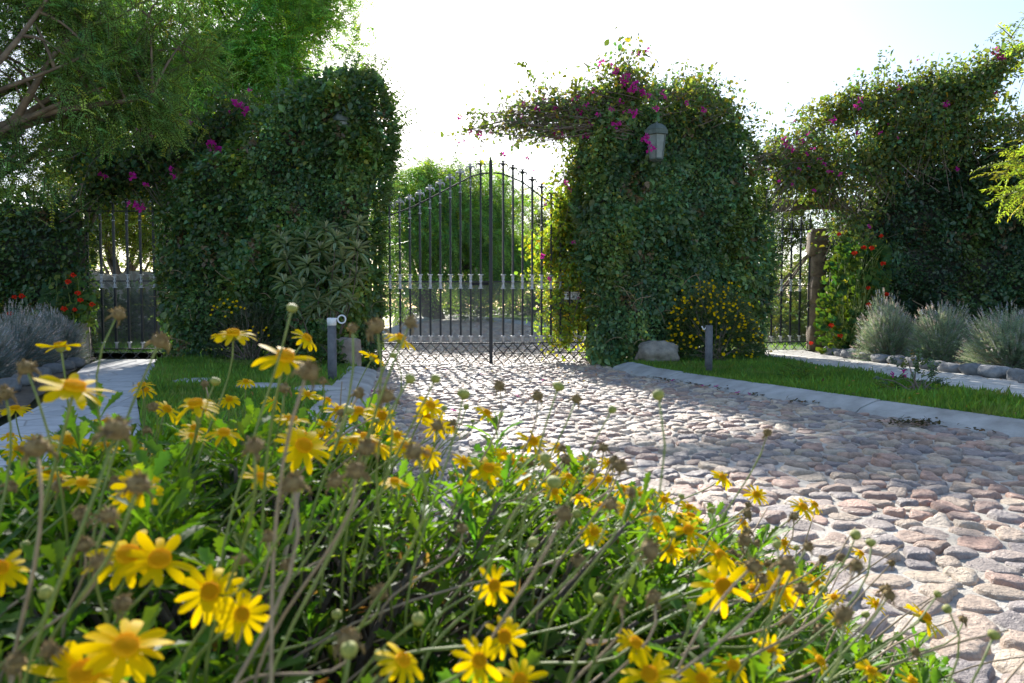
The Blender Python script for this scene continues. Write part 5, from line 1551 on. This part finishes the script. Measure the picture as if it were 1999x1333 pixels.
def root_for(w, ln=.2):
    q = Vector((w.x * .86 + cent[0] * .14 + random.gauss(0, .03), w.y * .9 + cent[1] * .1 + random.gauss(0, .03), 0))
    q = Vector((w.x * .93 + cent[0] * .07 - .05 + random.gauss(0, .03), w.y * .97 + cent[1] * .03 + random.gauss(0, .03), 0))
    q.z = min(w.z - ln * .5, float(bush_h(q.x, q.y)) - .03); q.z = max(q.z, .05)
    return q


def lift(px, py, Y, off):
    """the farthest distance up to Y at which the ray through the pixel is still clear of the leaves"""
    y_ = .5
    while y_ < Y:
        q_ = at(px, py, y_)
        if q_.z < float(bush_h(q_.x, q_.y)) + off: return max(y_ - .02, .5)
        y_ += .02
    return Y


exs0 = MB()
# (px, py, diameter px, tilt towards the camera 0 = side view .. 1 = face on, sideways lean)
FLW = [(455, 652, 88, .22, 0), (118, 676, 80, .1, 0), (145, 758, 140, .32, .05), (556, 698, 122, .38, .12), (598, 660, 66, .3, .5), (728, 697, 56, -.25, .5), (782, 660, 70, .1, .65), (382, 790, 98, .22, 0), (592, 872, 118, .45, .35),
       (268, 955, 102, .75, 0), (250, 1085, 150, .5, -.1), (312, 1094, 150, .42, .15), (410, 1155, 132, .8, 0), (472, 1200, 108, .85, .05), (245, 1262, 172, .55, .1), (165, 1318, 200, .4, -.1), (-2, 1110, 110, .5, .2), (965, 1143, 76, .95, 0), (985, 1243, 88, .9, .05), (935, 1290, 88, .8, .1),
       (785, 1290, 84, .3, .6), (1412, 1145, 120, .85, .1), (1520, 1150, 92, .95, .15), (1405, 1085, 84, .5, .6), (1240, 1256, 76, .25, .6), (1268, 1318, 122, .5, 0), (1410, 932, 52, .5, .6), (1477, 966, 52, .6, .4), (1567, 990, 60, .5, .5), (1505, 1272, 72, .7, .6), (1637, 1215, 72, .4, .7), (1805, 1205, 84, .4, .8), (1680, 1080, 44, .3, .8),
       (1040, 862, 70, .5, .35), (1028, 932, 56, .4, .4), (1175, 990, 50, .4, .1), (1147, 902, 46, .4, .5), (950, 806, 56, .3, .6), (1082, 960, 50, .35, .5), (700, 803, 72, .5, .1), (745, 812, 70, .6, .3), (840, 792, 66, .3, .6), (130, 862, 92, .3, 0), (38, 880, 70, .3, .1), (207, 824, 54, .2, 0), (277, 752, 54, .1, -.1), (283, 762, 50, .3, .2), (380, 836, 54, .3, .1), (447, 780, 50, .4, 0), (535, 786, 48, .4, .3), (560, 818, 46, .3, .2),
       (770, 940, 48, .2, .1), (1240, 966, 60, .5, .1), (1297, 976, 50, .5, .5), (1308, 1072, 56, .7, .2), (207, 870, 46, .2, .1), (30, 798, 60, .2, .1), (508, 932, 44, .2, .4), (160, 944, 48, .3, .2), (110, 935, 44, .3, .1), (20, 850, 50, .2, 0), (660, 800, 56, .4, .2), (480, 745, 40, .3, 0), (1090, 875, 50, .4, .4), (1190, 905, 46, .5, .4), (1275, 1020, 52, .6, .3), (1450, 1020, 48, .5, .5), (1530, 1060, 50, .5, .5), (1160, 1040, 46, .5, .2), (985, 890, 50, .4, .3), (870, 830, 46, .4, .4), (1600, 1120, 50, .5, .6), (1710, 1180, 48, .5, .6), (640, 830, 50, .4, .1), (1590, 985, 48, .4, .6), (1345, 990, 46, .4, .4), (1215, 955, 44, .5, .2), (1600, 1290, 56, .4, .6), (1700, 1310, 60, .4, .5), (1370, 1328, 70, .5, .2), (1015, 1330, 56, .6, .1), (70, 860, 50, .3, .1), (775, 850, 40, .4, .4), (905, 900, 40, .3, .5), (1110, 930, 42, .4, .4), (600, 770, 44, .3, .3), (320, 800, 42, .3, .1), (690, 860, 42, .4, .2), (1430, 1300, 46, .6, .4), (1780, 1330, 50, .4, .6)]
for i, (px, py, d, tl, ln) in enumerate(FLW):
    s = random.uniform(1.08, 1.3)
    Y = min(1400 * .058 * s / d, 2.1)
    Y = lift(px, py, Y, .075); s = min(max(d * 1.08 * Y / 1400 / .058, .8), 1.35)
    w_ = at(px, py, Y); view = (w_ - Vector((0, 0, CAMH))).normalized()
    up = Vector((0, 0, 1)); nrm = up * (1 - abs(tl) * .75) - view * tl * 1.0 + Vector((ln, 0, 0)) + Vector((random.gauss(0, .08), random.gauss(0, .08), 0))
    mount(PET[i % len(PET)], 'flower', w_, nrm, s, M['stem'], root_for(w_), .0015, (('disc', DISC), ('calyx', CAL)))

# many small blooms of the far edge, past the hundred kept as parts
sm, sdm = MB(), MB(); fr_ = random.Random(31)
def stamp(mb_, me, Mw):
    V = np.array([tuple(Mw @ v.co) for v in me.vertices]); mb_.add(V, [list(p_.vertices) for p_ in me.polygons])
for _ in range(110):
    if fr_.random() < .65:
        px = fr_.uniform(250, 1750); py = np.interp(px, [200, 450, 600, 800, 950, 1150, 1400, 1700, 1900], [860, 820, 800, 820, 870, 940, 1040, 1170, 1310]) + fr_.gauss(15, 40)
    else: px = fr_.uniform(0, 1500); py = fr_.uniform(900, 1300)
    off = fr_.uniform(.04, .12); Y = .9
    while Y < 2.3:
        q_ = at(px, py, Y)
        if q_.z < float(bush_h(q_.x, q_.y)) + off: break
        Y += .02
    if Y > 2.25 or Y < 1.0: continue
    w_ = at(px, py, Y); nrm = Vector((fr_.gauss(.3, .4), fr_.gauss(-.35, .35), 1)).normalized()
    Mw = Matrix.Translation(w_) @ nrm.to_track_quat('Z', 'Y').to_matrix().to_4x4() @ Matrix.Scale(fr_.uniform(.75, 1.1), 4)
    stamp(sm, fr_.choice(PET), Mw); stamp(sdm, DISC, Mw)
    rq = root_for(w_, .1); sdm_ = curve_pts(w_ - nrm * .006, rq, .02, .03, 6)
    exs0.tube(sdm_, .0013, 4)
o = sm.build('small_flowers', M['petal'], DB); o['kind'] = 'stuff'
o = sdm.build('small_discs', M['disc'], DB); o['kind'] = 'stuff'
o = exs0.build('small_stems', M['stem'], DB); o['kind'] = 'stuff'

# spent seed heads and buds: those placed after the photo, then scattered ones
SDS = [(230, 615, 52, 0), (312, 668, 60, 0), (570, 602, 46, 1), (688, 642, 56, 0), (735, 640, 60, 0), (800, 632, 62, 0), (52, 720, 62, 0), (10, 770, 60, 0), (600, 727, 90, 0), (575, 950, 70, 1), (210, 1008, 80, 0), (160, 1005, 60, 0), (165, 1065, 70, 0), (240, 1180, 80, 0), (30, 1300, 90, 0), (525, 1050, 70, 0), (1285, 772, 50, 1), (975, 755, 44, 0), (1125, 780, 44, 0), (1090, 755, 40, 1), (1050, 775, 40, 0), (905, 770, 42, 1), (1195, 800, 38, 1), (1498, 845, 44, 0), (740, 1160, 70, 0), (680, 1250, 80, 0), (560, 1105, 60, 0), (1040, 1060, 46, 1), (1350, 1185, 50, 1), (1130, 1095, 50, 0), (850, 740, 40, 1), (800, 740, 46, 1), (700, 770, 50, 0), (630, 745, 40, 0), (470, 1095, 50, 0), (1670, 1045, 40, 1), (1700, 1060, 40, 1), (1740, 1100, 40, 0), (1850, 1190, 44, 1), (1830, 1160, 40, 1), (1880, 1210, 40, 0), (1940, 1240, 44, 1), (1640, 1090, 44, 0), (1550, 1010, 40, 0), (400, 750, 34, 0), (420, 745, 34, 1), (555, 760, 40, 0)]
heads = list(SDS)
rr = random.Random(77)
for _ in range(230):
    u = rr.random()
    if u < .74:      # along the upper right edge of the bush against the cobbles
        k = rr.random(); px = 640 + 1200 * k; edge = np.interp(px, [600, 800, 950, 1150, 1400, 1700, 1900], [790, 800, 850, 920, 1020, 1150, 1300]); py = edge + rr.gauss(-15, 55); d = rr.uniform(32, 46)
    elif u < .9:
        px = rr.uniform(0, 700); py = rr.uniform(740, 960); d = rr.uniform(36, 56)
    else:
        px = rr.uniform(0, 1700); py = rr.uniform(950, 1330); d = rr.uniform(34, 52)
    heads.append((px, py, d, 1 if rr.random() < .22 else 0))
extra = MB(); exs = MB(); ns = nb_ = 0
for px, py, d, k in heads:
    Y = 1400 * (.019 if k else .026) * 1.2 / d * 1.05
    Y = min(max(Y, .55), 2.1)
    if (px, py, d, k) in SDS: Y = lift(px, py, Y, .06)
    else:
        off = random.uniform(.03, .11) if rr.random() < .5 else random.uniform(.08, .24); Y = .5
        while Y < 2.2:
            q_ = at(px, py, Y)
            if q_.z < float(bush_h(q_.x, q_.y)) + off: break
            Y += .02
        if Y > 2.15: continue
    w_ = at(px, py, Y)
    hb = float(bush_h(w_.x, w_.y))
    if w_.z < hb - .12 or w_.z < .15: continue
    nrm = Vector((random.gauss(.15, .35), random.gauss(0, .3), 1))
    if k and nb_ < 90: nb_ += 1; mount(random.choice(BUD), 'bud', w_, nrm, random.uniform(.65, .95), M['stem'], root_for(w_, .12), .0011)
    elif not k and ns < 100: ns += 1; mount(random.choice(SEED), 'seed_head', w_, nrm, random.uniform(.65, .98), M['stem'] if random.random() < .5 else M['dry_stem'], root_for(w_, .12), .0012)
# long straw-coloured stalks raking up to the right, as one mass of old stems
for _ in range(150):
    x = random.uniform(-1.5, .9); y = random.uniform(.7, 1.9); h0 = float(bush_h(x, y))
    if h0 < .12 or (x < -.45 and random.random() < .7): continue
    a = Vector((x, y, h0 * random.uniform(.55, .9))); L = random.uniform(.14, .36)
    e = a + Vector((random.gauss(.6, .3) * L, random.gauss(.15, .3) * L, random.uniform(.25, .8) * L))
    exs.tube(curve_pts(a, e, .06, .03, 7), [.0022, .0021, .002, .0019, .0018, .0016, .0014], 5)
o = exs.build('old_stalks', M['dry_stem'], DB); o['kind'] = 'stuff'
b = MB()
a = at(515, 1345, .75); e = at(590, 930, .95)
b.tube(curve_pts(a, e, 0, .015, 8), [.0036, .0035, .0034, .0032, .003, .0027, .0024, .002], 6); b.build('tall_stalk', M['dry_stem'], DB)

# ------------------------------------------------------------------ light, sky, camera
SUN_EL, SUN_AZ = R(28.5), R(-11.5)          # azimuth measured from +Y towards +X
wd = bpy.data.worlds.new('World'); scene.world = wd; wd.use_nodes = True
nt = wd.node_tree; nt.nodes.clear()
sky = nt.nodes.new('ShaderNodeTexSky'); sky.sky_type = 'NISHITA'; sky.sun_disc = False
sky.sun_elevation = SUN_EL; sky.sun_rotation = SUN_AZ; sky.altitude = 0; sky.air_density = 1.0; sky.dust_density = 1.1; sky.ozone_density = 2.0
bg = nt.nodes.new('ShaderNodeBackground'); bg.inputs['Strength'].default_value = .11
wo = nt.nodes.new('ShaderNodeOutputWorld')
nt.links.new(sky.outputs[0], bg.inputs['Color']); nt.links.new(bg.outputs[0], wo.inputs['Surface'])
sl = bpy.data.lights.new('sun', 'SUN'); sl.energy = 5.0; sl.angle = R(.53); sl.color = (1.0, .96, .88)
so = bpy.data.objects.new('sun', sl); col.objects.link(so)
sd = Vector((math.sin(SUN_AZ) * math.cos(SUN_EL), math.cos(SUN_AZ) * math.cos(SUN_EL), math.sin(SUN_EL)))
so.rotation_euler = sd.to_track_quat('Z', 'Y').to_euler(); so.location = sd * 50

cam = bpy.data.cameras.new('camera'); co = bpy.data.objects.new('camera', cam); col.objects.link(co)
cam.sensor_width = 36; cam.lens = FPX / 1999 * 36; cam.clip_start = .05; cam.clip_end = 4000
co.location = (0, 0, CAMH); co.rotation_euler = (R(90) - PITCH, 0, 0)
cam.dof.use_dof = True; cam.dof.focus_distance = 12.0; cam.dof.aperture_fstop = 8.0
scene.camera = co
scene.view_settings.view_transform = 'Standard'; scene.view_settings.look = 'None'; scene.view_settings.exposure = 0; scene.view_settings.gamma = 1.16
scene.render.engine = 'CYCLES'
cy = scene.cycles
cy.max_bounces = 6; cy.diffuse_bounces = 3; cy.glossy_bounces = 2; cy.transmission_bounces = 4; cy.transparent_max_bounces = 4
cy.film_exposure = 2.35; cy.use_denoising = True; cy.sample_clamp_indirect = 4
